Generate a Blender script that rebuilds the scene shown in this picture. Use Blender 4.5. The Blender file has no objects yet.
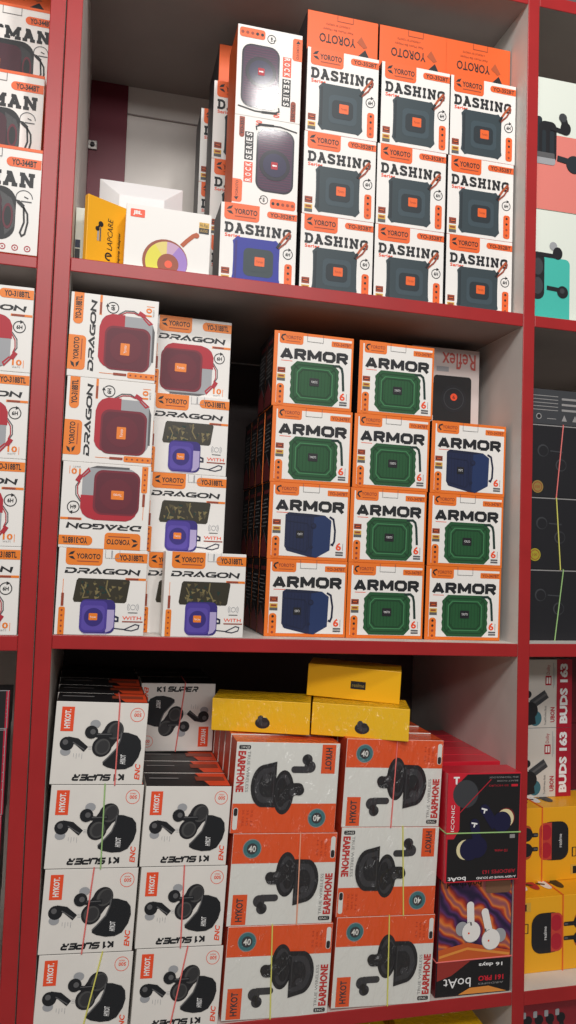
import bpy, bmesh, math, random
from mathutils import Vector, Matrix
random.seed(7)
S = bpy.context.scene
C = S.collection
PI = math.pi

# ------------------------------------------------------------------ camera, world, lights, exposure
def camera():
    yaw, pitch, roll = 0.23935768, 0.05332785, 0.03285401
    cy, sy = math.cos(yaw), math.sin(yaw); cp, sp = math.cos(pitch), math.sin(pitch); cr, sr = math.cos(roll), math.sin(roll)
    fw = Vector((sy*cp, cy*cp, sp)); r0 = Vector((cy, -sy, 0)); u0 = r0.cross(fw)
    r = cr*r0 + sr*u0; u = -sr*r0 + cr*u0
    cd = bpy.data.cameras.new('camera'); co = bpy.data.objects.new('camera', cd); C.objects.link(co)
    m = Matrix(((r.x, u.x, -fw.x, 0), (r.y, u.y, -fw.y, -1.2), (r.z, u.z, -fw.z, 0), (0, 0, 0, 1)))
    co.matrix_world = m
    cd.sensor_fit = 'VERTICAL'; cd.sensor_height = 36.0; cd.lens = 760/1024*36.0
    cd.clip_start = .01; cd.clip_end = 50
    S.camera = co
camera()
W = bpy.data.worlds.new('shop_ambience'); S.world = W; W.use_nodes = True
W.node_tree.nodes['Background'].inputs[0].default_value = (1.0, .97, .94, 1)
W.node_tree.nodes['Background'].inputs[1].default_value = .13
def area(name, loc, target, sx, sy, power, col):
    d = bpy.data.lights.new(name, 'AREA'); d.shape = 'RECTANGLE'; d.size = sx; d.size_y = sy; d.energy = power; d.color = col
    o = bpy.data.objects.new(name, d); C.objects.link(o); o.location = loc
    o.rotation_euler = (Vector(target) - Vector(loc)).to_track_quat('-Z', 'Y').to_euler()
    return o
area('ceiling_spot_panel', (.495, -1.2, 1.525), (.25, .1, .80), .11, .15, 9, (1, .97, .94))
area('ceiling_tube_light', (-.4, -2.4, 1.75), (.3, 0, 0), 1.8, .3, 37, (1, .97, .93))
area('far_aisle_light', (.3, -4.2, 1.5), (.3, 0, .6), 2.4, .4, 44, (1, .97, .95))
S.view_settings.view_transform = 'Standard'
S.view_settings.look = 'None'
S.view_settings.gamma = 1
S.view_settings.use_curve_mapping = False
S.view_settings.exposure = 0.12

# ------------------------------------------------------------------ materials
def lin(c):
    c /= 255.0
    return c/12.92 if c <= .04045 else ((c+.055)/1.055)**2.4
MATS = {}
def mat(name, rgb, rough=.5, coat=0, noise=0, scale=30, wrap=False, metal=0, spec=.4):
    if name in MATS: return MATS[name]
    m = bpy.data.materials.new(name); m.use_nodes = True
    nt = m.node_tree; b = nt.nodes['Principled BSDF']
    col = (lin(rgb[0]), lin(rgb[1]), lin(rgb[2]), 1)
    b.inputs['Base Color'].default_value = col
    b.inputs['Roughness'].default_value = rough
    b.inputs['Metallic'].default_value = metal
    b.inputs['Specular IOR Level'].default_value = spec
    b.inputs['Coat Weight'].default_value = coat
    b.inputs['Coat Roughness'].default_value = .14
    if noise:
        tc = nt.nodes.new('ShaderNodeTexCoord'); n = nt.nodes.new('ShaderNodeTexNoise'); r = nt.nodes.new('ShaderNodeMapRange'); h = nt.nodes.new('ShaderNodeHueSaturation')
        n.inputs['Scale'].default_value = scale; n.inputs['Detail'].default_value = 6
        r.inputs[1].default_value = .3; r.inputs[2].default_value = .7; r.inputs[3].default_value = 1-noise; r.inputs[4].default_value = 1+noise
        h.inputs['Color'].default_value = col
        nt.links.new(tc.outputs['Object'], n.inputs['Vector']); nt.links.new(n.outputs['Fac'], r.inputs[0]); nt.links.new(r.outputs[0], h.inputs['Value']); nt.links.new(h.outputs[0], b.inputs['Base Color'])
    if wrap:
        tc = nt.nodes.new('ShaderNodeTexCoord'); n = nt.nodes.new('ShaderNodeTexNoise'); bp = nt.nodes.new('ShaderNodeBump'); mp = nt.nodes.new('ShaderNodeMapping')
        mp.inputs['Scale'].default_value = (1, 1, .45); mp.inputs['Rotation'].default_value = (0, .6, 0)
        n.inputs['Scale'].default_value = 55; n.inputs['Detail'].default_value = 4; n.inputs['Distortion'].default_value = 1.2
        bp.inputs['Strength'].default_value = 1.0; bp.inputs['Distance'].default_value = .018
        nt.links.new(tc.outputs['Object'], mp.inputs['Vector']); nt.links.new(mp.outputs[0], n.inputs['Vector']); nt.links.new(n.outputs['Fac'], bp.inputs['Height']); nt.links.new(bp.outputs[0], b.inputs['Coat Normal'])
    MATS[name] = m
    return m
def wr(name, rgb): return mat('wrapped_'+name, rgb, .5, 1.0, wrap=True)
def gl(name, rgb):
    m = mat('glossy_'+name, rgb, .5, .20); m.node_tree.nodes['Principled BSDF'].inputs['Coat Roughness'].default_value = .10; return m
red_paint = mat('red_paint', (164, 38, 40), .36, noise=.07, scale=14)
dark_edge = mat('raw_edge', (70, 45, 42), .8)
laminate = mat('grey_white_laminate', (220, 214, 208), .5, noise=.08, scale=9)
maroon_lam = mat('maroon_laminate', (104, 30, 46), .45, noise=.05)
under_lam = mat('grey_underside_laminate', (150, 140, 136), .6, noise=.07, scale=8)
white = mat('white_card', (236, 233, 229), .45, spec=.3)
white_k = mat('matt_white_card', (228, 224, 218), .5, spec=.3, noise=.02)
ink = mat('black_ink', (28, 30, 34), .5)
ink2 = mat('soft_grey_ink', (150, 148, 148), .5)
orange = mat('orange_print', (232, 100, 42), .45)
orange_y = mat('amber_orange_print', (236, 128, 36), .45)
orange_a = mat('armour_orange_print', (234, 118, 38), .45)
orange_k = mat('red_orange_print', (236, 82, 44), .45)
brown_o = mat('brown_orange_print', (178, 84, 44), .5)
rust = mat('rust_print', (150, 66, 44), .5)
gold = mat('gold_print', (212, 168, 70), .4)
slate = mat('slate_green_print', (50, 64, 70), .5)
slate2 = mat('slate_dark_print', (36, 46, 52), .5)
slate3 = mat('slate_mid_print', (58, 74, 82), .5)
blue_p = mat('royal_blue_print', (44, 52, 150), .5)
purple = mat('purple_print', (74, 58, 150), .5)
purple_d = mat('deep_purple_print', (52, 40, 120), .5)
lilac = mat('lilac_print', (176, 164, 206), .5)
maroon = mat('maroon_print', (120, 34, 50), .5)
maroon_d = mat('deep_maroon_print', (96, 30, 46), .5)
redp = mat('red_print', (176, 34, 50), .5)
greyp = mat('grey_print', (160, 162, 166), .5)
greyd = mat('dark_grey_print', (92, 92, 94), .5)
camo = mat('camo_print', (52, 48, 36), .4)
camo2 = mat('camo_light_print', (124, 112, 74), .4)
green = mat('green_print', (32, 84, 48), .5)
green_d = mat('dark_green_print', (22, 62, 36), .5)
green_l = mat('light_green_print', (48, 106, 64), .5)
green_k = mat('strap_green_print', (22, 50, 44), .5)
navy = mat('navy_print', (26, 36, 70), .5)
navy_d = mat('dark_navy_print', (22, 30, 58), .5)
navy_l = mat('mid_navy_print', (30, 50, 94), .5)
blackc = mat('black_card', (30, 29, 31), .45)
near_black = mat('near_black_card', (34, 34, 38), .4)
dkgrey = mat('charcoal_card', (62, 64, 68), .45)
pinkish = mat('dull_red_print', (120, 48, 50), .5)
teal = mat('teal_print', (70, 186, 172), .45)
pink = mat('pink_print', (226, 130, 120), .45)
offw = mat('cool_white_card', (226, 232, 222), .45)
redcard = mat('red_card', (206, 34, 52), .35, coat=.4)
yellow = mat('yellow_card', (240, 180, 16), .4)
yel_amber = mat('yellow_amber_card', (240, 172, 34), .4)
w_white = wr('white', (222, 222, 216)); w_org = wr('orange', (226, 84, 34)); w_yel = wr('yellow', (240, 186, 14))
w_ink = wr('black', (28, 28, 32)); w_ink2 = wr('charcoal', (52, 52, 56)); w_teal = wr('teal', (58, 112, 118)); w_red = wr('red', (192, 44, 40)); w_grey = wr('grey', (138, 138, 136)); w_dk = wr('dark_orange', (190, 62, 28))
wht_ink = mat('white_ink', (240, 240, 240), .5)
band_pink = mat('pink_rubber', (236, 120, 116), .4); band_yel = mat('yellow_rubber', (224, 220, 110), .4); band_grn = mat('green_rubber', (160, 200, 130), .4); band_peach = mat('peach_rubber', (240, 170, 140), .4); band_or = mat('orange_rubber', (236, 110, 50), .4)

# ------------------------------------------------------------------ generic helpers
def link(o): C.objects.link(o); return o
def mesh_obj(name, me, parent=None):
    o = link(bpy.data.objects.new(name, me))
    if parent: o.parent = parent
    return o
def struct(name, o): o.name = name; o['kind'] = 'structure'; return o
def hexa(bm, P, mi):
    """P: eight corners, bottom four (ccw seen from above) then top four; mi: material index per face bottom,top,front,right,back,left"""
    v = [bm.verts.new(p) for p in P]
    for idx, k in (((3, 2, 1, 0), 0), ((4, 5, 6, 7), 1), ((0, 1, 5, 4), 2), ((1, 2, 6, 5), 3), ((2, 3, 7, 6), 4), ((3, 0, 4, 7), 5)):
        f = bm.faces.new([v[i] for i in idx]); f.material_index = mi[k]
def cuboid(bm, x0, x1, y0, y1, z0, z1, mi=(0,)*6, zr=None):
    zr = zr or (z0, z1)
    hexa(bm, [(x0, y0, z0), (x1, y0, zr[0]), (x1, y1, zr[0]), (x0, y1, z0), (x0, y0, z1), (x1, y0, zr[1]), (x1, y1, zr[1]), (x0, y1, z1)], mi)
def finish(bm, name, mats, bevel=0, parent=None, seg=2):
    if bevel:
        bmesh.ops.bevel(bm, geom=list(bm.edges), offset=bevel, segments=seg, affect='EDGES', profile=.5, clamp_overlap=True)
    me = bpy.data.meshes.new(name); bm.to_mesh(me); bm.free()
    for m in mats: me.materials.append(m)
    return mesh_obj(name, me, parent)

# ------------------------------------------------------------------ the shelving unit (the setting)
def board(name, x0, x1, y0, y1, z0, z1, mats, mi, zr=None, bevel=.0012, kind=True):
    bm = bmesh.new(); cuboid(bm, x0, x1, y0, y1, z0, z1, mi, zr)
    o = finish(bm, name, mats, bevel)
    if mi[2] == 1:
        for p in o.data.polygons:
            if p.normal.y < -.2: p.material_index = 1
    o['kind'] = 'structure'
    return o
DEP = .46
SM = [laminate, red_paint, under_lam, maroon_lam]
# uprights: front edge painted red
board('trim_1', -.1140, -.0909, 0, DEP, -1.0, 1.15, SM, (0, 0, 1, 0, 0, 0))
board('trim_2', -.0892, -.0652, 0, DEP, -1.0, 1.15, SM, (0, 0, 1, 0, 0, 0))
board('trim_3', .7134, .7362, 0, DEP, -1.0, 1.15, SM, (0, 0, 1, 0, 0, 0))
# shelves: (z bottom left, z top left),(right)
UP, RD = 2, 1
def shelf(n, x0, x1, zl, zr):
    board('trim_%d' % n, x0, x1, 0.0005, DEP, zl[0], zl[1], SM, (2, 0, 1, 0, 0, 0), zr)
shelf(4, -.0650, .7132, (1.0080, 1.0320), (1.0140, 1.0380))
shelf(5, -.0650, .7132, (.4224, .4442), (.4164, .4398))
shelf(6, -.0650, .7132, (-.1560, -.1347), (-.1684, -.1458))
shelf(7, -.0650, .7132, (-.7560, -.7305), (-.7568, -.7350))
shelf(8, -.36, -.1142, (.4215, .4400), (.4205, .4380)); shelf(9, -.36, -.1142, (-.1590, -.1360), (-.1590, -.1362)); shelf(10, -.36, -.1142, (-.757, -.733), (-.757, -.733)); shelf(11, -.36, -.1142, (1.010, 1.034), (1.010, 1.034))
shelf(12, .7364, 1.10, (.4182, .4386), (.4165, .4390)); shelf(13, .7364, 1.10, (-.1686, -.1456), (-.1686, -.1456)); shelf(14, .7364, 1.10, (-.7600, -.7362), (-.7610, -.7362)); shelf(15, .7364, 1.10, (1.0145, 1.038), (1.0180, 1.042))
# backs
board('wall_back', -.36, 1.10, DEP+.0005, DEP+.012, -1.0, 1.15, SM, (0,)*6)
bm = bmesh.new(); cuboid(bm, -.0648, .0140, DEP-.005, DEP, .4446, 1.0075); o = finish(bm, 'wall_maroon', [maroon_lam], .0008); o['kind'] = 'structure'
dark_lam = mat('dark_brown_laminate', (74, 60, 58), .5, noise=.06)
for nm_, a_, b_ in (('wall_back_middle', -.1335, .4155), ('wall_back_bottom', -.7295, -.1690)):
    bm = bmesh.new(); cuboid(bm, -.0648, .7130, DEP-.006, DEP, a_, b_); o = finish(bm, nm_, [dark_lam], .0008); o['kind'] = 'structure'
bm = bmesh.new(); cuboid(bm, .0142, .7130, DEP-.003, DEP, .945, .9475); o = finish(bm, 'trim_16', [under_lam]); o['kind'] = 'structure'
bm = bmesh.new(); cuboid(bm, -.37, -.361, 0, DEP, -1.0, 1.15); o = finish(bm, 'wall_left', [laminate]); o['kind'] = 'structure'
bm = bmesh.new(); cuboid(bm, 1.101, 1.11, 0, DEP, -1.0, 1.15); o = finish(bm, 'wall_right', [laminate]); o['kind'] = 'structure'
bm = bmesh.new(); cuboid(bm, -.37, 1.11, 0.002, DEP+.012, -1.06, -1.001); o = finish(bm, 'baseboard_front', [red_paint], .001); o['kind'] = 'structure'
bm = bmesh.new(); cuboid(bm, -3, 4, -4, DEP+.012, -1.5, -1.062); o = finish(bm, 'floor', [mat('grey_floor_tile', (150, 146, 140), .35, noise=.06, scale=3)]); o['kind'] = 'structure'

# ------------------------------------------------------------------ printed art: flat shapes in (u right 0..1, v down 0..1)
def strokes_poly(pts, w, closed=False):
    """quads following a polyline with mitred joints"""
    P = [Vector(p) for p in pts]; n = len(P); L = []; R = []
    for i in range(n):
        a = P[(i-1) % n] if (closed or i > 0) else None
        b = P[(i+1) % n] if (closed or i < n-1) else None
        d1 = (P[i]-a).normalized() if a is not None and (P[i]-a).length > 1e-9 else None
        d2 = (b-P[i]).normalized() if b is not None and (b-P[i]).length > 1e-9 else None
        if d1 is None and d2 is None: d1 = Vector((1, 0))
        d1 = d1 or d2; d2 = d2 or d1
        n1 = Vector((-d1.y, d1.x)); n2 = Vector((-d2.y, d2.x)); m = n1+n2
        if m.length < 1e-6: m = n1
        m.normalize(); k = 1/max(.45, m.dot(n1))
        L.append(P[i]+m*w/2*k); R.append(P[i]-m*w/2*k)
    out = []
    for i in range(n if closed else n-1):
        j = (i+1) % n
        out.append([L[i], R[i], R[j], L[j]])
    return out
SLAB = {
 'D': ([[(.2, .09), (.58, .09), (.80, .22), (.87, .5), (.80, .78), (.58, .91), (.2, .91)], [(.24, 0.05), (.24, .95)], [(.02, .09), (.3, .09)], [(.02, .91), (.3, .91)]], 1.0),
 'A': ([[(.2, .1), (.48, .98)], [(.46, .98), (.80, .1)], [(.28, .36), (.72, .36)], [(.0, .08), (.38, .08)], [(.6, .08), (1.0, .08)], [(.22, .92), (.55, .92)]], 1.0),
 'S': ([[(.10, .30), (.14, .12), (.5, .08), (.82, .14), (.85, .35), (.6, .48), (.32, .56), (.14, .7), (.2, .88), (.5, .92), (.8, .86), (.84, .7)]], .9),
 'H': ([[(.22, 0), (.22, 1)], [(.78, 0), (.78, 1)], [(.22, .5), (.78, .5)], [(0, .08), (.44, .08)], [(0, .92), (.44, .92)], [(.56, .08), (1, .08)], [(.56, .92), (1, .92)]], 1.05),
 'I': ([[(.5, 0), (.5, 1)], [(.1, .08), (.9, .08)], [(.1, .92), (.9, .92)]], .5),
 'N': ([[(.2, 0), (.2, 1)], [(.8, 0), (.8, 1)], [(.2, .95), (.8, .06)], [(0, .08), (.42, .08)], [(0, .92), (.34, .92)], [(.58, .92), (1, .92)]], 1.05),
 'G': ([[(.86, .72), (.78, .88), (.5, .92), (.22, .84), (.12, .5), (.22, .16), (.5, .08), (.8, .14), (.84, .42)], [(.55, .42), (.98, .42)]], 1.0),
 'M': ([[(.18, 0), (.18, 1)], [(.82, 0), (.82, 1)], [(.16, .95), (.5, .2)], [(.5, .2), (.84, .95)], [(0, .08), (.36, .08)], [(.64, .08), (1, .08)], [(.0, .92), (.24, .92)], [(.76, .92), (1, .92)]], 1.3),
 'T': ([[(.5, 0), (.5, 1)], [(.05, .91), (.95, .91)], [(.25, .08), (.75, .08)], [(.1, .75), (.1, .95)], [(.9, .75), (.9, .95)]], .95),
}
TECH = {
 'D': ([[(.16, .55), (.16, .09), (.72, .09), (.94, .32), (.94, .68), (.72, .91), (.04, .91)]], 1.0),
 'R': ([[(.06, .91), (.80, .91), (.94, .80), (.94, .56), (.80, .44), (.12, .44)], [(.55, .44), (.92, .0)], [(.12, .30), (.12, 0)]], 1.0),
 'A': ([[(.02, 0), (.5, .95), (.98, 0)], [(.30, .14), (.62, .14)]], 1.05),
 'G': ([[(.94, .91), (.26, .91), (.07, .70), (.07, .30), (.26, .09), (.93, .09), (.93, .46), (.52, .46)]], 1.0),
 'O': ([[(.26, .09), (.74, .09), (.94, .30), (.94, .70), (.74, .91), (.26, .91), (.06, .70), (.06, .30), (.26, .09)]], 1.05),
 'N': ([[(.09, 0), (.09, .93), (.91, .07), (.91, 1)]], 1.0),
}
TECH.update({
 'S': ([[(.96, .90), (.16, .90), (.07, .80), (.07, .58), (.16, .50), (.84, .50), (.93, .42), (.93, .20), (.84, .10), (.03, .10)]], 1.1),
 'U': ([[(.08, 1), (.08, .22), (.18, .10), (.82, .10), (.92, .22), (.92, 1)]], 1.1),
 'P': ([[(.08, 0), (.08, .38), (.84, .38), (.93, .48), (.93, .80), (.84, .90), (.03, .90)]], 1.05),
 'E': ([[(.97, .90), (.08, .90), (.08, .10), (.97, .10)], [(.08, .5), (.90, .5)]], 1.05),
 'K': ([[(.12, 0), (.12, 1)], [(.90, 1), (.30, .5), (.92, 0)]], .85),
 '1': ([[(.15, .72), (.55, .92), (.55, 0)]], .6),
})
WIDE = {
 'A': ([[(.10, 0), (.5, .93)], [(.5, .93), (.90, 0)], [(.24, .24), (.76, .24)]], 1.15),
 'R': ([[(.12, 0), (.12, 1)], [(.12, .88), (.72, .88), (.86, .78), (.86, .56), (.72, .46), (.12, .46)], [(.50, .46), (.90, .0)]], 1.05),
 'M': ([[(.11, 0), (.11, 1)], [(.89, 0), (.89, 1)], [(.10, .96), (.5, .22)], [(.5, .22), (.90, .96)]], 1.3),
 'O': ([[(.26, .12), (.74, .12), (.90, .30), (.90, .70), (.74, .88), (.26, .88), (.10, .70), (.10, .30), (.26, .12)]], 1.15),
}
TXT = {}
def text_polys(s, bold):
    """outline text from the built-in font as polygons in its own units"""
    key = (s, bold)
    if key in TXT: return TXT[key]
    cu = bpy.data.curves.new('lettering', 'FONT'); cu.body = s; cu.size = 1; cu.offset = bold; cu.resolution_u = 2
    ob = bpy.data.objects.new('lettering', cu); C.objects.link(ob)
    bpy.context.view_layer.update()
    me = bpy.data.meshes.new_from_object(ob.evaluated_get(bpy.context.evaluated_depsgraph_get()))
    out = [[Vector((me.vertices[i].co.x, me.vertices[i].co.y)) for i in p.vertices] for p in me.polygons]
    bpy.data.objects.remove(ob); bpy.data.curves.remove(cu); bpy.data.meshes.remove(me)
    TXT[key] = out
    return out
def font_polys(s, table, sw):
    out = []; x = 0
    for ch in s:
        if ch == ' ': x += .5; continue
        st, w = table[ch]
        for pl in st:
            out.append(strokes_poly([(x+p[0]*w, p[1]) for p in pl], sw))
        x += w+.14
    return out
class Art:
    def __init__(s, w, h): s.w, s.h, s.f, s.unit, s.nu = w, h, [], 0, 0
    def grp(s): s.nu += 1; s.unit = s.nu
    def P(s, u, v): return Vector(((u-.5)*s.w, (.5-v)*s.h))
    def raw(s, pts, m, L):
        a = sum(pts[i].x*pts[(i+1) % len(pts)].y-pts[(i+1) % len(pts)].x*pts[i].y for i in range(len(pts)))
        if abs(a) < 1e-12: return
        s.f.append((pts if a > 0 else pts[::-1], m, L, s.unit if s.unit else -len(s.f)-1))
    def poly(s, pts, m, L=1): s.raw([s.P(*p) for p in pts], m, L)
    def rect(s, u0, v0, u1, v1, m, L=1, r=0, c=(1, 1, 1, 1)):
        """r: corner radius in u units; c: which corners are round (tl, tr, br, bl)"""
        a, b = s.P(u0, v0), s.P(u1, v1); R = min(r*s.w, abs(b.x-a.x)/2, abs(a.y-b.y)/2)
        if R <= 0: return s.raw([Vector((a.x, a.y)), Vector((b.x, a.y)), Vector((b.x, b.y)), Vector((a.x, b.y))], m, L)
        pts = []
        for (cx, cy, a0, on, X, Y) in ((a.x+R, a.y-R, 180, c[0], a.x, a.y), (b.x-R, a.y-R, 90, c[1], b.x, a.y), (b.x-R, b.y+R, 0, c[2], b.x, b.y), (a.x+R, b.y+R, -90, c[3], a.x, b.y)):
            if on:
                for k in range(7):
                    t = math.radians(a0-90*k/6); pts.append(Vector((cx+R*math.cos(t), cy+R*math.sin(t))))
            else: pts.append(Vector((X, Y)))
        s.raw(pts, m, L)
    def circ(s, u, v, r, m, L=1, rv=None, ang=0, n=28):
        c = s.P(u, v); rx = r*s.w; ry = (rv*s.h) if rv else rx; ca, sa = math.cos(ang), math.sin(ang)
        s.raw([c+Vector((rx*math.cos(t)*ca-ry*math.sin(t)*sa, rx*math.cos(t)*sa+ry*math.sin(t)*ca)) for t in [2*PI*k/n for k in range(n)]], m, L)
    def ring(s, u, v, r, t, m, L=1, a0=0, a1=360, n=26):
        c = s.P(u, v); R = r*s.w
        pts = [c+Vector((R*math.cos(math.radians(a0+(a1-a0)*k/n)), R*math.sin(math.radians(a0+(a1-a0)*k/n)))) for k in range(n+1)]
        s.grp()
        for q in strokes_poly(pts, t*s.w): s.raw(q, m, L)
        s.unit = 0
    def line(s, pts, wd, m, L=1, closed=False):
        s.grp()
        for q in strokes_poly([s.P(*p) for p in pts], wd*s.w, closed): s.raw(q, m, L)
        s.unit = 0
    def text(s, t, u0, v0, u1, v1, m, L=2, rot=0, bold=.0, font=None, sw=.2, slant=0):
        units = font_polys(t, font, sw) if font else [text_polys(t, bold)]
        k = (rot//90) % 4
        def R(p):
            p = Vector((p[0]+slant*p[1], p[1]))
            return [p, Vector((-p.y, p.x)), Vector((-p.x, -p.y)), Vector((p.y, -p.x))][k]
        units = [[[R(p) for p in q] for q in un] for un in units]
        xs = [p.x for un in units for q in un for p in q]; ys = [p.y for un in units for q in un for p in q]
        if not xs: return
        x0, x1, y0, y1 = min(xs), max(xs), min(ys), max(ys); a = s.P(u0, v1); b = s.P(u1, v0)
        for un in units:
            s.grp()
            for q in un:
                s.raw([Vector((a.x+(p.x-x0)/(x1-x0)*(b.x-a.x), a.y+(p.y-y0)/(y1-y0)*(b.y-a.y))) for p in q], m, L)
        s.unit = 0
    def mesh(s, name):
        vs, fs, mi, ms = [], [], [], []
        boxes = {}
        for pts, m, L, un in s.f:
            bx = boxes.setdefault((L, un), [9, 9, -9, -9, 0])
            for p in pts: bx[0] = min(bx[0], p.x); bx[1] = min(bx[1], p.y); bx[2] = max(bx[2], p.x); bx[3] = max(bx[3], p.y)
        done = []
        for (L, un), bx in boxes.items():
            for L2, b2 in done:
                if L2 == L and bx[0] < b2[2]-1e-6 and b2[0] < bx[2]-1e-6 and bx[1] < b2[3]-1e-6 and b2[1] < bx[3]-1e-6: bx[4] = max(bx[4], b2[4]+1)
            done.append((L, bx))
        for pts, m, L, un in s.f:
            if m not in ms: ms.append(m)
            y = -.0002*L-.000012*min(boxes[(L, un)][4], 11)
            b = len(vs); vs += [(p.x, y, p.y) for p in pts]; fs.append(range(b, b+len(pts))); mi.append(ms.index(m))
        me = bpy.data.meshes.new(name); me.from_pydata(vs, [], [list(f) for f in fs])
        for m in ms: me.materials.append(m)
        me.polygons.foreach_set('material_index', mi); me.update()
        return me

# ------------------------------------------------------------------ cartons
KINDS = {}
def carton_mesh(w, h, d, m, bev=.0009):
    """m: dict of materials front, side, top"""
    f, sd, tp, bt = m['front'], m.get('side', m['front']), m.get('top', m['front']), m.get('bottom', m.get('top', m['front']))
    lf, rt = m.get('left', sd), m.get('right', sd)
    ms = [f, lf, rt, tp, bt]
    bm = bmesh.new(); cuboid(bm, -w/2, w/2, 0, d, -h/2, h/2)
    bmesh.ops.bevel(bm, geom=list(bm.edges), offset=bev, segments=2, affect='EDGES', profile=.5)
    bm.normal_update()
    for fc in bm.faces:
        n = fc.normal; a = [abs(n.x), abs(n.y), abs(n.z)]; k = a.index(max(a))
        fc.material_index = (1 if n.x < 0 else 2) if k == 0 else (0 if k == 1 else (3 if n.z > 0 else 4))
    me = bpy.data.meshes.new('carton'); bm.to_mesh(me); bm.free()
    for x in ms: me.materials.append(x)
    return me
def kind(key, fn, w, h, d, cm):
    """one set of meshes per kind and size: the carton and its printed parts"""
    k = (key, round(w, 4), round(h, 4), round(d, 4))
    if k not in KINDS:
        parts = fn(w, h, d) if fn else []
        KINDS[k] = (carton_mesh(w, h, d, cm), [(n, a.mesh(n) if isinstance(a, Art) else a) for n, a in parts])
    return KINDS[k]
def place(key, fn, w, h, d, cm, x, y, z, label, group=None, rot=0, tilt=0, yaw=0, name='boxed_speaker', cat='box', prints=True):
    car, parts = kind(key, fn, w, h, d, cm)
    r = link(bpy.data.objects.new(name, None)); r.empty_display_size = .02
    r.location = (x, y, z); r.rotation_euler = (0, tilt, yaw)
    r['label'] = label; r['category'] = cat
    if group: r['group'] = group
    H = w if rot in (90, -90) else h
    for i, (n, me) in enumerate([('carton', car)] + (parts if prints else [])):
        o = mesh_obj(n, me, r); o.location = (0, 0 if n == 'carton' else -.0002-.000018*i, H/2); o.rotation_euler = (0, math.radians(rot), 0)
    r['_h'] = H
    return r
def band(root, pts, m, d, name='rubber_band', r=.0011):
    """a thin elastic loop around the carton: front line given by two points (x,z from the base), then over the back"""
    (x0, z0), (x1, z1) = pts
    P = [Vector((x0, -r*1.2, z0)), Vector((x1, -r*1.2, z1)), Vector((x1, d+r*1.2, z1)), Vector((x0, d+r*1.2, z0))]
    bm = bmesh.new()
    for i in range(4):
        a, b = P[i], P[(i+1) % 4]; t = (b-a).normalized(); n = t.orthogonal().normalized(); c = t.cross(n); ra = []; rb = []
        for k in range(6):
            o = (n*math.cos(k*PI/3)+c*math.sin(k*PI/3))*r
            ra.append(bm.verts.new(a+o)); rb.append(bm.verts.new(b+o))
        for k in range(6): bm.faces.new([ra[k], ra[(k+1) % 6], rb[(k+1) % 6], rb[k]])
    bmesh.ops.recalc_face_normals(bm, faces=bm.faces)
    o = finish(bm, name, [m], 0, root); o['label'] = m.name.replace('_rubber', '')+' rubber band stretched round the box'
    return o
def vband(root, w, h, d, u0, u1, m):
    return band(root, [((u0-.5)*w, h+.0012), ((u1-.5)*w, -.0004)], m, d)

# --- shared art bits
def yoroto_logo(a, u0, v0, u1, v1, om, flip=0, ink_=ink):
    a.rect(u0, v0, u1, v1, om, 1, .045, (0, 0, 1, 1))
    W_, H_ = u1-u0, v1-v0
    a.poly([(u0+.06*W_, v0+.42*H_), (u0+.12*W_, v0+.24*H_), (u0+.24*W_, v0+.16*H_), (u0+.19*W_, v0+.36*H_)], ink_, 2)
    a.poly([(u0+.07*W_, v0+.5*H_), (u0+.19*W_, v0+.48*H_), (u0+.26*W_, v0+.68*H_), (u0+.14*W_, v0+.62*H_)], ink_, 2)
    a.text('YOROTO', u0+.28*W_, v0+.3*H_, u0+.94*W_, v0+.62*H_, ink_, 2, bold=.024)
    a.rect(u0+.3*W_, v0+.74*H_, u0+.9*W_, v0+.79*H_, rust, 2)
def badges(a, u0, u1, v0, v1, v2, v3):
    a.rect(u0, v0, u1, v1, rust, 1); a.rect(u0+.01, v0+(v1-v0)*.3, u1-.01, v0+(v1-v0)*.7, ink, 2); a.rect(u0+.02, v0+.42*(v1-v0), u1-.02, v0+.58*(v1-v0), orange, 3)
    a.rect(u0, v2, u1, v3, gold, 1); a.rect(u0, v2+(v3-v2)*.6, u1, v3, greyd, 2); a.rect(u0+.015, v2+.15*(v3-v2), u1-.015, v2+.4*(v3-v2), rust, 2)
def icon_strip(a, u0, v0, u1, v1, m, dot=ink, vertical=True, n=4, r=.035, c=(1, 1, 1, 1)):
    a.rect(u0, v0, u1, v1, m, 1, r, c)
    for k in range(n):
        t = (k+.6)/(n+.2)
        if vertical: a.circ((u0+u1)/2, v0+(v1-v0)*t, (u1-u0)*.17, dot if k < 2 else rust, 2, n=8)
        else: a.circ(u0+(u1-u0)*t, (v0+v1)/2, (v1-v0)*.2, rust, 2, n=8)
def hours(a, u, v, r, t='6H'):
    a.ring(u, v, r, r*.16, ink, 1, 75, 410)
    a.poly([(u+r*.1, v-r*1.28), (u+r*.75, v-r*.95), (u+r*.1, v-r*.62)], ink, 1)
    a.text(t, u-r*.5, v-r*.36, u+r*.5, v+r*.36, ink, 1, bold=.03)

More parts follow.
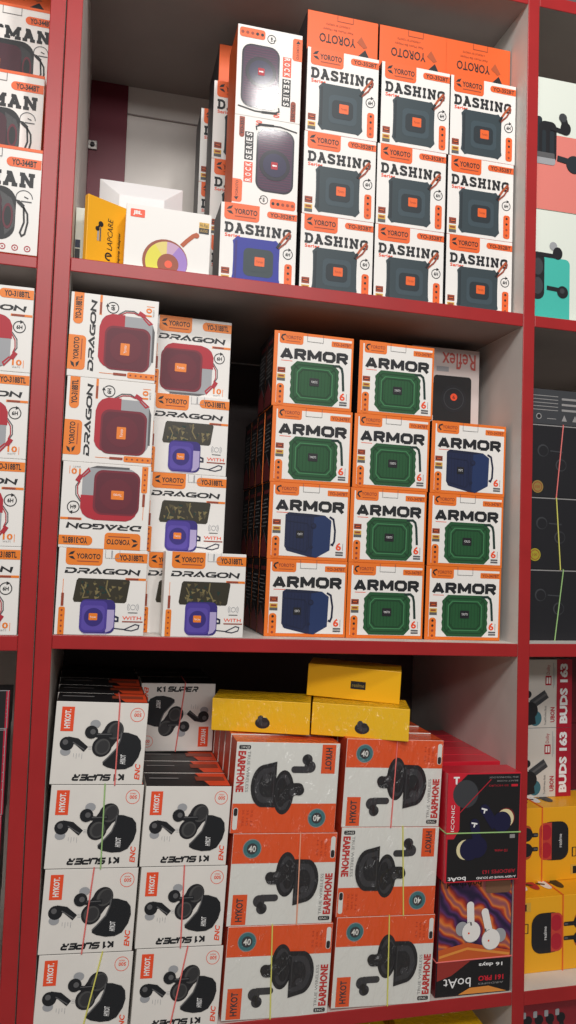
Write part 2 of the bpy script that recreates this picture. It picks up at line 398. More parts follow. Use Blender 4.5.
# --- the square-speaker carton
def dashing(body, inner):
    def fn(w, h, d):
        L = Art(w, h); yoroto_logo(L, .045, 0.0, .50, .205, orange)
        M = Art(w, h); M.rect(.60, .045, .995, .125, orange, 1, .04, (1, 0, 0, 1)); M.text('YO-352BT', .64, .06, .97, .11, ink, 2, bold=.02)
        T = Art(w, h); T.text('DASHING', .055, .235, .93, .365, ink, 1, font=SLAB, sw=.25)
        T.text('Series', .06, .372, .26, .415, orange_k, 1, bold=.02)
        Sx = Art(w, h); u0, u1, v0, v1 = .165, .79, .395, .965
        def sq(u0, u1, v0, v1, c, k):
            mu, mv = (u0+u1)/2, (v0+v1)/2
            return [(u0+c, v0), (u0+c*1.6, v0+k), (u1-c*1.6, v0+k), (u1-c, v0), (u1, v0+c), (u1-k, v0+c*1.7), (u1-k*1.4, mv), (u1-k, v1-c*1.7), (u1, v1-c), (u1-c, v1), (u1-c*1.6, v1-k), (u0+c*1.6, v1-k), (u0+c, v1), (u0, v1-c), (u0+k, v1-c*1.7), (u0+k*1.4, mv), (u0+k, v0+c*1.7), (u0, v0+c)]
        Sx.poly(sq(u0, u1, v0, v1, .06, .010), body, 1)
        Sx.poly([(u0+.03, v0+.06), (u0+.06, v0+.05), (u0+.06, v1-.05), (u0+.03, v1-.06)], slate2 if body is not blue_p else purple_d, 2)
        Sx.rect(u0+.145, v0+.13, u1-.09, v1-.10, inner, 2, .07)
        Sx.rect(u0+.19, v0+.19, u1-.14, v1-.16, slate2 if body is not blue_p else slate, 3, .06)
        Sx.rect(.455, .625, .585, .735, orange, 4, .012); Sx.text('Yoroto', .475, .665, .565, .695, rust, 5)
        K = Art(w, h); K.line([(.745, .48), (.82, .37), (.905, .275)], .030, brown_o, 4); K.line([(.905, .275), (.915, .32), (.855, .41), (.76, .49)], .022, rust, 5)
        K.line([(.745, .485), (.785, .42)], .034, ink, 6)
        B = Art(w, h); badges(B, .03, .135, .79, .865, .885, .975)
        H = Art(w, h); hours(H, .89, .545, .062)
        I = Art(w, h); icon_strip(I, .85, .665, .95, .965, orange)
        return [('brand_logo', L), ('model_badge', M), ('title_lettering', T), ('product_picture', Sx), ('strap_picture', K), ('quality_badges', B), ('playtime_badge', H), ('feature_strip', I)]
    return fn
DCM = dict(front=white, side=dkgrey, top=orange)
# --- the round-edged speaker carton, red speaker
def drag_common(w, h, fade=False):
    L = Art(w, h); yoroto_logo(L, .08, 0.0, .49, .195, orange_y)
    M = Art(w, h); M.rect(.625, .035, .998, .145, orange_y, 1, .05, (1, 0, 0, 1)); M.text('YO-318BTL', .68, .055, .96, .125, ink, 2, bold=.03)
    T = Art(w, h); T.text('DRAGON', .075, .215, .93, .30, ink, 1, font=TECH, sw=.25, slant=.12)
    T.rect(.76, .325, .995, .352, orange_y, 1); T.rect(.77, .328, .91, .350, rust, 2)
    I = Art(w, h); icon_strip(I, .035, .68, .105, .995, orange_y, rust, n=5, r=.02, c=(1, 1, 0, 0))
    I.rect(.055, .52, .085, .67, rust, 1); I.rect(.066, .36, .072, .52, orange_y, 1)
    return L, M, T, I
def dragon_red(w, h, d):
    L, M, T, I = drag_common(w, h)
    Sx = Art(w, h)
    Sx.rect(.14, .345, .775, .955, greyp, 1, .13)
    Sx.poly([(.14, .46), (.16, .40), (.20, .36), (.26, .335), (.62, .335), (.70, .36), (.755, .40), (.785, .47), (.785, .62), (.64, .62), (.40, .60), (.14, .60)], redp, 2)
    Sx.rect(.12, .40, .645, .925, maroon, 3, .10); Sx.rect(.14, .42, .62, .90, maroon_d, 4, .09)
    Sx.circ(.39, .645, .185, mat('mid_maroon_print', (104, 31, 47), .5), 5)
    Sx.rect(.30, .585, .445, .69, orange_y, 7, .01); Sx.text('Yoroto', .325, .62, .42, .655, wht_ink, 8)
    Sx.poly([(.25, .97), (.62, .97), (.70, .94), (.25, .945)], greyd, 1)
    K = Art(w, h); K.line([(.785, .54), (.84, .62), (.845, .72), (.81, .78)], .012, greyd, 2); K.line([(.775, .55), (.82, .63), (.825, .72), (.80, .78)], .012, redp, 2)
    K.line([(.835, .775), (.79, .85)], .05, redp, 3); K.line([(.80, .83), (.715, .93), (.70, .90), (.77, .83)], .018, redp, 2)
    H = Art(w, h); hours(H, .86, .475, .065)
    Wt = Art(w, h); Wt.text('10', .80, .855, .905, .925, orange_y, 1, bold=.03); Wt.text('WATT', .80, .935, .89, .955, ink2, 1); Wt.rect(.92, .86, .926, .95, orange_y, 1)
    return [('brand_logo', L), ('model_badge', M), ('title_lettering', T), ('product_picture', Sx), ('strap_picture', K), ('playtime_badge', H), ('wattage_mark', Wt), ('feature_strip', I)]
def dragon_phone(w, h, d):
    L, M, T, I = drag_common(w, h)
    Ph = Art(w, h); q = [(.235, .345), (.80, .345), (.815, .37), (.785, .60), (.765, .62), (.20, .62), (.185, .59), (.215, .37)]
    Ph.poly(q, camo, 1)
    for k in range(34):
        u = .235+random.random()*.51; v = .36+random.random()*.215
        Ph.poly([(u, v), (u+.02+random.random()*.04, v+.01), (u+.012, v+.03+random.random()*.035)], (camo2, green_k, mat('camo_mid_print', (84, 76, 52), .4))[k % 3], 2)
    Ph.line([(.27, .42), (.31, .50), (.29, .57), (.36, .56)], .012, camo2, 3); Ph.line([(.56, .36), (.55, .46), (.60, .55)], .016, camo2, 3)
    Tb = Art(w, h); Tb.line([(.52, .0), (.52, .10), (.68, .10), (.68, .0)], .004, greyp, 4); Tb.rect(.585, .01, .60, .09, greyp, 4)
    Sx = Art(w, h)
    Sx.rect(.27, .585, .665, .975, purple_d, 3, .07); Sx.poly([(.565, .70), (.655, .70), (.655, .90), (.62, .945), (.565, .965)], lilac, 4)
    Sx.rect(.27, .60, .575, .965, purple, 5, .06); Sx.rect(.295, .655, .55, .945, mat('mid_purple_print', (88, 72, 164), .5), 6, .05)
    Sx.circ(.425, .79, .105, purple_d, 7); Sx.rect(.372, .745, .468, .825, orange_y, 8, .01); Sx.text('Yoroto', .385, .775, .455, .80, wht_ink, 9)
    Sx.poly([(.33, .985), (.58, .985), (.63, .955), (.30, .97)], lilac, 2)
    K = Art(w, h); K.line([(.66, .775), (.70, .79), (.70, .83), (.66, .83)], .02, navy_d, 2)
    K.line([(.66, .915), (.78, .925), (.90, .865), (.945, .875), (.935, .915), (.86, .94), (.78, .93)], .012, navy_d, 2)
    Wt = Art(w, h); Wt.ring(.865, .665, .028, .006, greyp, 1)
    for s_ in (-1, 1):
        Wt.ring(.865, .665, .048, .006, greyp, 1, 90*(1-s_)-40, 90*(1-s_)+40); Wt.ring(.865, .665, .064, .006, greyp, 1, 90*(1-s_)-40, 90*(1-s_)+40)
    Wt.rect(.81, .725, .92, .735, greyd, 1)
    Wt.text('WITH', .75, .772, .965, .812, orange_k, 1, bold=.01); Wt.rect(.75, .828, .985, .842, rust, 1)
    return [('brand_logo', L), ('model_badge', M), ('title_lettering', T), ('phone_picture', Ph), ('product_picture', Sx), ('strap_picture', K), ('bonus_mark', Wt), ('feature_strip', I), ('seal_tape', Tb)]
GCM = dict(front=white, side=white, top=white)
# --- rugged speaker carton with orange border
def armor(col):
    def fn(w, h, d):
        F = Art(w, h)
        F.rect(.048, .04, .972, .955, white, 1)
        L = Art(w, h); L.rect(.065, .0, .36, .165, orange_a, 2, .03, (0, 0, 1, 1)); L.line([(.14, .045), (.10, .06), (.09, .09), (.12, .125)], .018, ink, 3); L.text('YOROTO', .14, .055, .335, .10, rust, 3, bold=.02); L.rect(.15, .125, .32, .132, rust, 3)
        M = Art(w, h); M.rect(.715, .07, .985, .145, orange_a, 2, .01); M.text('YO-347BT', .735, .087, .965, .13, rust, 3, bold=.03)
        T = Art(w, h); T.text('ARMOR', .08, .215, .93, .375, ink, 2, font=WIDE, sw=.32); T.rect(.095, .388, .235, .396, orange_k, 2)
        B = Art(w, h); badges(B, .055, .152, .485, .555, .575, .665)
        I = Art(w, h); icon_strip(I, .052, .70, .145, .985, orange_a, r=.04)
        P6 = Art(w, h); P6.text('6', .84, .755, .91, .86, orange_k, 2, bold=.03); P6.rect(.925, .765, .932, .86, ink2, 2)
        for k in range(2): P6.rect(.84, .875+k*.032, .935, .897+k*.032, greyd, 2)
        Tb = Art(w, h); Tb.line([(.41, .0), (.41, .11), (.61, .11), (.61, .0)], .004, greyd, 4)
        Sx = Art(w, h); K = Art(w, h)
        if col == 'green':
            u0, u1, v0, v1, c = .215, .825, .385, .95, .075
            pts = [(u0+c, v0), (u1-c, v0), (u1, v0+c*1.15)]
            for k in range(9): pts += [(u1-.010*(k % 2), v0+c*1.15+(v1-v0-2.3*c)*k/8)]
            pts += [(u1, v1-c*1.15), (u1-c, v1), (u0+c, v1), (u0, v1-c*1.15)]
            for k in range(9): pts += [(u0+.010*(k % 2), v1-c*1.15-(v1-v0-2.3*c)*k/8)]
            pts += [(u0, v0+c*1.15)]
            Sx.poly(pts, green, 2)
            a_, b_, e_ = .05, .05, .05
            def oc(i): return [(u0+i+.05, v0+i), (u1-i-.05, v0+i), (u1-i, v0+i+.06), (u1-i, v1-i-.06), (u1-i-.05, v1-i), (u0+i+.05, v1-i), (u0+i, v1-i-.06), (u0+i, v0+i+.06)]
            Sx.line(oc(.045), .012, green_d, 3, closed=True); Sx.line(oc(.085), .012, mat('pale_green_print', (66, 128, 84), .5), 3, closed=True); Sx.line(oc(.107), .016, green_d, 3, closed=True)
            for k in range(9):
                u = u0+.135+k*(u1-u0-.27)/8; Sx.rect(u-.002, v0+.12, u+.002, v1-.12, green_d, 3)
            for (p, q) in (((u0+.05, v0+.055), (u0+.10, v0+.105)), ((u1-.05, v0+.055), (u1-.10, v0+.105)), ((u0+.05, v1-.055), (u0+.10, v1-.105)), ((u1-.05, v1-.055), (u1-.10, v1-.105))): Sx.line([p, q], .014, green_d, 4)
            Sx.rect(.455, .595, .575, .70, near_black, 5, .008); Sx.text('YOROTO', .475, .63, .555, .66, wht_ink, 6)
            K.line([(.74, .405), (.82, .40), (.855, .43), (.87, .50), (.885, .73)], .03, green_k, 3)
        else:
            Sx.poly([(.205, .42), (.245, .385), (.55, .395), (.69, .405), (.775, .47), (.765, .86), (.60, .965), (.50, .955), (.24, .89), (.205, .83)], navy, 2)
            Sx.poly([(.56, .41), (.69, .405), (.775, .47), (.765, .86), (.60, .965), (.545, .945), (.555, .52)], navy_l, 3)
            Sx.poly([(.245, .385), (.55, .395), (.69, .405), (.58, .43), (.235, .425)], navy_d, 3)
            for k in range(8): Sx.rect(.225+k*.042, .44, .231+k*.042, .88, navy_d, 3)
            Sx.line([(.23, .50), (.48, .52), (.50, .56), (.50, .84), (.46, .90), (.24, .84)], .01, navy_d, 4)
            Sx.circ(.555, .55, .034, navy_d, 5); Sx.circ(.555, .55, .02, navy, 6); Sx.circ(.535, .83, .02, navy_d, 5)
            Sx.rect(.345, .62, .435, .715, near_black, 5, .008); Sx.text('YOROTO', .36, .65, .42, .68, wht_ink, 6)
            K.line([(.75, .42), (.80, .45), (.825, .60), (.82, .74), (.80, .79), (.775, .78)], .024, navy_d, 3); 
        return [('front_panel', F), ('brand_logo', L), ('model_badge', M), ('title_lettering', T), ('product_picture', Sx), ('strap_picture', K), ('quality_badges', B), ('feature_strip', I), ('playtime_mark', P6), ('seal_tape', Tb)]
    return fn
ACM = dict(front=orange_a, side=blackc, top=orange_a)
# --- portrait/landscape wireless speaker carton (drawn upright, sold on its side)
def rock(w, h, d):
    L = Art(w, h); L.rect(.05, 0, .30, .15, orange, 1, .03, (0, 0, 1, 1)); L.text('YOROTO', .11, .05, .28, .09, ink, 2); L.poly([(.07, .07), (.10, .03), (.11, .10)], ink, 2)
    M = Art(w, h); M.rect(.76, .075, .985, .155, rust, 1, .04, (1, 0, 0, 1)); M.text('YO-351', .79, .09, .96, .14, ink, 2, bold=.02)
    T = Art(w, h)
    u = .28
    for i, ch in enumerate('ROCK SERIES'):
        if ch == ' ': u += .02; continue
        wd = .025 if ch == 'I' else .052
        T.rect(u, .165, u+wd, .295, orange_k if i < 4 else ink, 1); T.text(ch, u+.008, .185, u+wd-.008, .275, white, 2, bold=.03); u += wd+.004
    Sx = Art(w, h); Sx.rect(.20, .345, .90, .925, gl('ink_blue', (26, 24, 40)), 1, .11); Sx.rect(.215, .37, .885, .90, gl('mesh_purple', (60, 34, 62)), 2, .10)
    for k in range(22): Sx.rect(.24+k*.028, .39, .246+k*.028, .88, gl('mesh_plum', (92, 36, 70)), 3)
    Sx.circ(.50, .63, .17, gl('ink_blue', (26, 24, 40)), 4); Sx.circ(.50, .63, .13, gl('deep_blue', (34, 30, 66)), 5); Sx.rect(.455, .575, .535, .675, redp, 6, .01); Sx.text('!', .485, .59, .505, .66, wht_ink, 7, bold=.05)
    K = Art(w, h); K.line([(.86, .34), (.90, .33), (.93, .42), (.935, .70), (.90, .96)], .014, ink, 2); K.line([(.925, .36), (.935, .60)], .024, ink, 3)
    F = Art(w, h); icon_strip(F, .03, .58, .135, .97, orange, n=5, r=.03)
    H = Art(w, h); hours(H, .11, .48, .045); 
    Wt = Art(w, h); Wt.text('10', .92, .32, .97, .42, orange_k, 1, bold=.03)
    return [('brand_logo', L), ('model_badge', M), ('title_lettering', T), ('product_picture', Sx), ('strap_picture', K), ('feature_strip', F), ('playtime_badge', H), ('wattage_mark', Wt)]
# --- earbuds carton (white, drawn upright)
def k1(w, h, d):
    T = Art(w, h); T.text('K1', .205, .04, .32, .135, ink, 1, font=TECH, sw=.30); T.text('SUPER', .35, .045, .77, .13, ink, 1, font=TECH, sw=.30, slant=.3)
    L = Art(w, h); L.rect(.80, .64, .935, .935, orange_k, 1); L.text('HYKOT.', .835, .675, .90, .905, white, 2, rot=270, bold=.04)
    C5 = Art(w, h); C5.ring(.115, .855, .075, .006, orange_k, 1); C5.text('500', .07, .83, .15, .875, orange_k, 1, bold=.02); C5.text('MAH', .085, .885, .145, .905, orange_k, 1)
    E = Art(w, h); E.text('ENC', .035, .06, .095, .255, orange_k, 1, rot=270, bold=.03, slant=.2)
    Cs = Art(w, h); lidg = mat('lid_grey_print', (74, 74, 74), .5); F = lambda q: [(1-a, 1-b) for a, b in q]
    Cs.poly(F([(.725, .36), (.80, .365), (.90, .40), (.945, .46), (.957, .56), (.935, .66), (.875, .77), (.80, .81), (.70, .815), (.60, .79), (.55, .76), (.548, .72), (.60, .67), (.68, .56), (.715, .46)]), ink, 3)
    Cs.line(F([(.730, .365), (.718, .46), (.685, .56), (.60, .67), (.548, .73)]), .014, greyd, 5)
    Cs.line(F([(.64, .345), (.525, .535)]), .19, near_black, 1)
    Cs.circ(1-.64, 1-.35, .105, near_black, 2, rv=.132, ang=-.5); Cs.circ(1-.525, 1-.54, .105, near_black, 2, rv=.125, ang=-.5)
    Cs.circ(1-.655, 1-.345, .08, lidg, 3, rv=.11, ang=-.5); Cs.circ(1-.53, 1-.54, .082, lidg, 3, rv=.10, ang=-.5)
    Cs.circ(1-.665, 1-.34, .06, mat('pit_grey', (52, 52, 54), .5), 4, rv=.09, ang=-.5); Cs.circ(1-.535, 1-.54, .06, mat('pit_grey', (52, 52, 54), .5), 4, rv=.08, ang=-.5)
    Cs.text('HYKOT', 1-.795, 1-.75, 1-.735, 1-.63, wht_ink, 5, rot=270, bold=.02, slant=.35)
    B1 = Art(w, h); B1.circ(1-.435, 1-.265, .056, greyp, 4, rv=.05, n=16); B1.circ(1-.40, 1-.365, .072, ink, 5, n=20); B1.line(F([(.40, .39), (.50, .405), (.63, .395)]), .05, ink, 5); B1.circ(1-.415, 1-.36, .03, greyd, 6, n=12); B1.line(F([(.46, .39), (.62, .385)]), .010, greyd, 7)
    B2 = Art(w, h); B2.circ(1-.138, 1-.605, .056, greyp, 1, rv=.05, n=16); B2.circ(1-.145, 1-.51, .075, ink, 2, n=20); B2.line(F([(.15, .46), (.25, .48), (.355, .575)]), .07, ink, 2); B2.line(F([(.21, .49), (.34, .58)]), .012, greyd, 3); B2.circ(1-.13, 1-.49, .03, greyd, 3, n=12)
    for k in range(4): B2.rect(.68+k*.03, .31+.02*(k % 2), .684+k*.03, .375, greyp, 1)
    for k in range(3): B2.rect(.585, .425+k*.018, .62, .429+k*.018, greyp, 1)
    return [('title_lettering', T), ('brand_logo', L), ('capacity_badge', C5), ('noise_cancel_mark', E), ('charging_case_picture', Cs), ('earbud_picture', B1), ('earbud_picture', B2)]
def k1_top(w, d):
    pass
KCM = dict(front=white_k, side=white_k, top=blackc, bottom=blackc)
def k1_lid(parent, w, h, d, flip):
    """printed orange wedge along the visible narrow edge"""
    a = Art(w, d)
    if flip: a.poly([(.52, 0.02), (.985, 0.02), (.985, .98), (.68, .98)], orange_k, 1); a.rect(.05, .4, .4, .46, ink2, 1)
    else: a.poly([(.62, 0.02), (.985, 0.02), (.985, .98), (.74, .98)], orange_k, 1); a.rect(.05, .4, .4, .46, ink2, 1)
    a.rect(.60, .3, .95, .62, rust, 2)
    me = a.mesh('edge_print'); o = mesh_obj('edge_print', me, parent); o.rotation_euler = (-PI/2, 0, 0); o.location = (0, d/2, h+.0003)
    return o
# --- wrapped earphone carton
def earphone(w, h, d):
    Bd = Art(w, h); Bd.rect(.004, .004, .996, .325, w_org, 1)
    Hg = Art(w, h); Hg.circ(.185, .165, .088, w_grey, 2); Hg.circ(.185, .165, .08, w_teal, 3); Hg.circ(.185, .165, .05, w_ink2, 4); Hg.text('40', .15, .13, .22, .20, w_white, 5, bold=.02)
    L = Art(w, h); L.rect(.04, .66, .175, .985, w_org, 1); L.text('HYKOT', .075, .70, .14, .95, w_ink2, 2, rot=90, bold=.03)
    T = Art(w, h); T.text('EARPHONE', .905, .45, .98, .90, w_red, 1, rot=90, bold=.045); T.text('TRUE WIRELESS', .862, .45, .89, .90, w_grey, 1, rot=90)
    T.rect(.865, .92, .975, .965, w_ink, 1, .012); T.text('ENC', .88, .93, .96, .955, w_white, 2)
    X = Art(w, h); X.rect(.94, .04, .985, .28, w_white, 2, .02); X.rect(.945, .19, .98, .275, w_ink, 3, .02)
    for k in range(3): X.text('35 HRS'[:4+k], .80+k*.04, .08, .82+k*.04, .26, w_dk, 2, rot=90)
    Cs = Art(w, h)
    Cs.circ(.525, .45, .10, w_ink, 2, rv=.245); Cs.circ(.53, .45, .075, w_ink2, 3, rv=.20); Cs.circ(.545, .45, .055, w_ink, 4, rv=.16)
    pts = [(.60, .285)] + [(.715+.125*math.sin(t), .52-.235*math.cos(t)) for t in [PI*k/16 for k in range(17)]][1:-1] + [(.605, .79)]
    Cs.poly(pts, w_ink, 5); Cs.poly([(.60+(p[0]-.60)*.78+.02, .53+(p[1]-.53)*.8) for p in pts], w_ink2, 6); Cs.poly([(.60+(p[0]-.60)*.55+.03, .54+(p[1]-.54)*.56) for p in pts], w_ink, 7)
    Cs.circ(.70, .62, .035, w_ink2, 8)
    B1 = Art(w, h); B1.rect(.335, .42, .50, .555, w_ink, 6, .05); B1.circ(.375, .475, .048, w_ink, 6); B1.line([(.375, .53), (.44, .44), (.53, .36)], .06, w_ink, 6); B1.circ(.44, .45, .03, w_ink2, 7)
    B2 = Art(w, h); B2.rect(.28, .665, .465, .74, w_ink2, 2, .03); B2.circ(.285, .735, .055, w_ink2, 2); B2.circ(.315, .815, .05, w_ink2, 2); B2.circ(.30, .78, .03, w_ink, 3); B2.circ(.325, .83, .028, w_ink, 3)
    return [('orange_band', Bd), ('hologram_badge', Hg), ('brand_logo', L), ('title_lettering', T), ('playtime_mark', X), ('charging_case_picture', Cs), ('earbud_picture', B1), ('earbud_picture', B2)]
ECM = dict(front=w_white, side=mat('orange_red_card', (206, 78, 50), .45), top=w_org)

# ------------------------------------------------------------------ 1. top shelf
zB = lambda x: .4442-(x+.065)/.778*.0044+.0003
FD = dashing(slate, slate3); FB = dashing(blue_p, slate)
cols = {1: (.3755, .3745, .3735), 2: (.5125, .5085, .5078), 3: (.6460, .6440, .6440)}
hs = (.150, .146, .1405)
base = {3: .4418, 2: .4418+.1407, 1: .4418+.1407+.1462}
rown = {1: 'top', 2: 'middle', 3: 'bottom'}
coln = {1: 'left', 2: 'middle', 3: 'right'}
gD = 'white cartons with square speakers'
for c in (1, 2, 3):
    for r in (1, 2, 3):
        place('dash%d' % r, FD, .1315, hs[r-1], .08, DCM, cols[c][r-1], .036, base[r],
              'white dark-square-speaker carton, %s row, %s column of the three-by-three block' % (rown[r], coln[c]), gD)
place('dashblue', FB, .1315, .1405, .08, DCM, .2350, .036, .4422, 'white carton with blue square speaker picture at the bottom left of its block', gD)
def lying(w, h, d):
    L = Art(w, h)
    L.text('YOROTO', .17, .46, .68, .66, ink, 1, rot=180, bold=.012); L.poly([(.70, .86), (.82, .66), (.88, .84)], ink, 1); L.poly([(.70, .52), (.76, .38), (.85, .60), (.80, .64)], brown_o, 1)
    L.text('Feel Music Be Happy', .22, .32, .64, .38, rust, 1, rot=180); L.text('A PRODUCT BY YOROTO', .26, .22, .60, .26, rust, 1, rot=180)
    Tb = Art(w, h); Tb.line([(.42, 0), (.42, .14), (.64, .14), (.64, 0)], .008, rust, 1)
    return [('brand_logo', L), ('tuck_flap', Tb)]
LCM = dict(front=orange, side=dkgrey, top=white)
for k, x in enumerate((.3795, .5150, .6450)):
    place('lying', lying, .1325, .083, .140, LCM, x, .058, .8790, 'orange end of a carton lying flat on the %s stack of square speaker boxes' % ('left', 'middle', 'right')[k], 'cartons lying on top of the stacks')
# the ones behind
for i, z in enumerate((.4423, .5830, .7292)):
    place('dash3' if i == 0 else ('dash2' if i == 1 else 'dash1'), FD, .1315, (.1405, .146, .150)[i], .08, DCM, .2330, .178, z, 'square speaker carton behind the tall side-turned boxes, %s of its stack' % ('bottom', 'middle', 'top')[i], 'back row of square speaker cartons')
    place('dash3' if i == 0 else ('dash2' if i == 1 else 'dash1'), FD, .1315, (.1405, .146, .150)[i], .08, DCM, .2210, .275, z, 'dark-sided speaker carton deepest in the top shelf, %s of its stack' % ('bottom', 'middle', 'top')[i], 'deepest square speaker cartons')
place('lying', lying, .1325, .083, .14, LCM, .243, .195, .8796, 'orange carton lying high at the back behind the tall side-turned box')
RCM = dict(front=white, side=mat('salmon_side', (214, 108, 88), .45), top=orange, left=white, right=white)
place('rock', rock, .160, .1145, .09, RCM, .2455, .047, .7430, 'tall white carton on its side with glare on its rounded dark speaker', 'side-turned rounded speaker cartons', rot=90)
place('rock', rock, .160, .1145, .09, RCM, .2455, .047, .5828, 'tall white carton on its side with purple rounded speaker, below the one with glare', 'side-turned rounded speaker cartons', rot=-90)
# white carton with round speaker
def jbl(w, h, d):
    L = Art(w, h); L.rect(.05, .075, .215, .20, orange_k, 1, .01); L.text('JBL', .08, .10, .18, .175, white, 2, bold=.05)
    B = Art(w, h); B.rect(.855, .14, .975, .23, gold, 1); B.rect(.855, .23, .975, .32, ink, 1); B.text('Hi-Res', .865, .155, .965, .215, ink, 2); B.text('AUDIO', .87, .25, .96, .295, gold, 2)
    Sx = Art(w, h); Sx.circ(.475, .84, .265, mat('copper_print', (150, 76, 52), .5), 1)
    m = [mat('lime_print', (222, 214, 70), .5), mat('straw_print', (224, 206, 120), .5), mat('mauve_print', (196, 160, 190), .5), mat('violet_print', (158, 124, 196), .5)]
    for k in range(4):
        ang = [(125, 270), (90, 125), (55, 90), (-90, 55)][k]
        c = Sx.P(.49, .85); R = .245*w
        Sx.raw([c]+[c+Vector((R*math.cos(math.radians(ang[0]+(ang[1]-ang[0])*t/14)), R*math.sin(math.radians(ang[0]+(ang[1]-ang[0])*t/14)))) for t in range(15)], m[k], 2)
    Sx.circ(.51, .88, .125, mat('copper_print', (150, 76, 52), .5), 3); Sx.circ(.515, .88, .045, orange_k, 4)
    K = Art(w, h); K.line([(.66, .56), (.72, .47), (.79, .38), (.84, .345)], .05, brown_o, 2); K.circ(.83, .365, .032, brown_o, 3)
    return [('brand_logo', L), ('quality_badge', B), ('product_picture', Sx), ('strap_picture', K)]
place('jbl', jbl, .1365, .1035, .055, dict(front=white), .0825, .015, .4440, 'white carton with round yellow and violet speaker picture beside the yellow adapter box', rot=0, tilt=.012)
def lap(w, h, d):
    L = Art(w, h)
    L.ring(.55, .80, .075, .035, ink, 1, 20, 300); L.line([(.50, .80), (.60, .78)], .03, ink, 1)
    L.text('LAPCARE', .50, .25, .63, .70, ink, 1, rot=90, bold=.0, slant=.1); L.text('laptop Adapter', .76, .40, .84, .84, ink, 1, rot=90, bold=.02)
    Hn = Art(w, h); Hn.rect(.25, .42, .29, .62, greyp, 1, .01); Hn.rect(.31, .42, .34, .62, greyd, 1, .01); Hn.circ(.25, .45, .05, ink, 2); Hn.circ(.33, .37, .06, ink, 2); Hn.line([(.25, .45), (.33, .36)], .04, ink, 2)
    return [('brand_logo', L), ('hand_plug_picture', Hn)]
place('lap', lap, .074, .1130, .010, dict(front=yel_amber, side=yel_amber, top=yel_amber), -.0125, .0395, .4444, 'yellow laptop adapter box turned at an angle beside the white round-speaker carton', name='boxed_adapter', yaw=.55)
def strip_box(w, h, d):
    L = Art(w, h); L.text('Hudson', .72, .20, .92, .58, ink, 1, rot=90, bold=.03); P = Art(w, h); P.circ(.75, .92, .5, greyd, 1, rv=.18); P.circ(.85, .95, .3, gold, 2, rv=.1); P.rect(.02, .5, .2, .62, navy, 1); P.rect(.02, .64, .2, .8, ink, 1)
    return [('title_lettering', L), ('product_picture', P)]
place('strip', strip_box, .044, .108, .05, dict(front=offw, side=gold), -.0420, .066, .4446, 'pale carton with vertical lettering half hidden behind the yellow adapter box', name='boxed_accessory')
# open white tray box facing out
def tray():
    bm = bmesh.new()
    x0, x1, z0, z1, y0, y1 = -.034, .110, 0, .196, 0, .100; t = .002; s = .030
    s = .034
    B = [(x0, .10, z0), (x1, .10, z0), (x1, .10, z1), (x0, .10, z1)]
    O = [(x0, .030, z0), (x1, .030, z0), (x1, .030, z1), (x0, .030, z1)]
    I = [(x0+s, 0, z0+.02), (x1-s, 0, z0+.02), (x1-s, 0, z1-.037), (x0+s, 0, z1-.037)]
    v = [[bm.verts.new(p) for p in q] for q in (B, O, I)]
    for a in (0, 1):
        for k in range(4):
            n = (k+1) % 4; bm.faces.new([v[a][k], v[a][n], v[a+1][n], v[a+1][k]])
    bm.faces.new(v[0]); bm.faces.new(v[2][::-1])
    bmesh.ops.recalc_face_normals(bm, faces=bm.faces)
    o = finish(bm, 'folded_box', [mat('bright_white_card', (238, 236, 236), .5)], .0008)
    for p in ():
        pass
    o.location = (0.004, .108, .4442); o['label'] = 'plain white folded box with slanted flaps behind the white round-speaker carton'; o['category'] = 'box'
tray()
# latch on the maroon back panel
bm = bmesh.new(); cuboid(bm, -.012, .012, -.004, 0, -.010, .010); r = link(bpy.data.objects.new('door_latch', None)); r.location = (-.0585, DEP-.0052, .862); r['label'] = 'small metal latch on the maroon panel at the back of the top shelf'; r['category'] = 'latch'
finish(bm, 'plate', [mat('brushed_metal', (150, 146, 142), .35, metal=.8)], .001, r)
bm = bmesh.new(); bmesh.ops.create_cone(bm, cap_ends=True, segments=18, radius1=.005, radius2=.0042, depth=.006, matrix=Matrix.Translation((0.002, -.006, 0)) @ Matrix.Rotation(PI/2, 4, 'X')); finish(bm, 'lock_barrel', [mat('dark_metal', (40, 38, 40), .4, metal=.6)], 0, r)

# ------------------------------------------------------------------ 2. middle shelf
zC = lambda x: -.1347-(x+.065)/.778*.0111+.0003
gG = 'round-edged speaker cartons'
za = zC(.003); hA = .1313
lab = ['white carton with purple speaker under a phone picture, bottom left corner of the middle shelf', 'upside-down white carton with red speaker above the corner phone-picture carton', 'white carton on its side with red speaker, second from the top of the left stack', 'white carton on its side with red speaker, topmost of the left stack']
for k, (fn, rot, x) in enumerate(((dragon_phone, 0, .0030), (dragon_red, 180, .0030), (dragon_red, -90, .0035), (dragon_red, -90, .0035))):
    ww, hh = (.1325, hA) if rot in (0, 180) else (hA, .1335)
    place('dr%s' % fn.__name__, fn, ww, hh, .047, GCM, x, .001, za+k*(hA+.0002), lab[k], gG, rot=rot, tilt=.014)
zb = zC(.131); hB = .1303
lab = ['shaded white carton standing between the two lowest phone-picture cartons, mostly hidden', 'white carton with purple speaker and phone, one box below the other in the second stack', 'white carton with purple speaker and phone, directly under the shaded red-speaker carton', 'shaded carton with red speaker at the top of the second stack']
for k, fn in enumerate((dragon_phone, dragon_phone, dragon_phone, dragon_red)):
    place('dr%s' % fn.__name__, fn, .1325, (hB, hB, hB, .1355)[k], .047, GCM, .1305+.002*(k == 3), (.052, .052, .052, .070)[k], zb+k*(hB+.0002), lab[k], gG, tilt=.012)
place('drfront', dragon_phone, .1285, .1330, .047, GCM, .1615, .0025, zC(.1615), 'phone-and-purple-speaker carton standing forward, left of the dark carton sides', gG, tilt=.012)
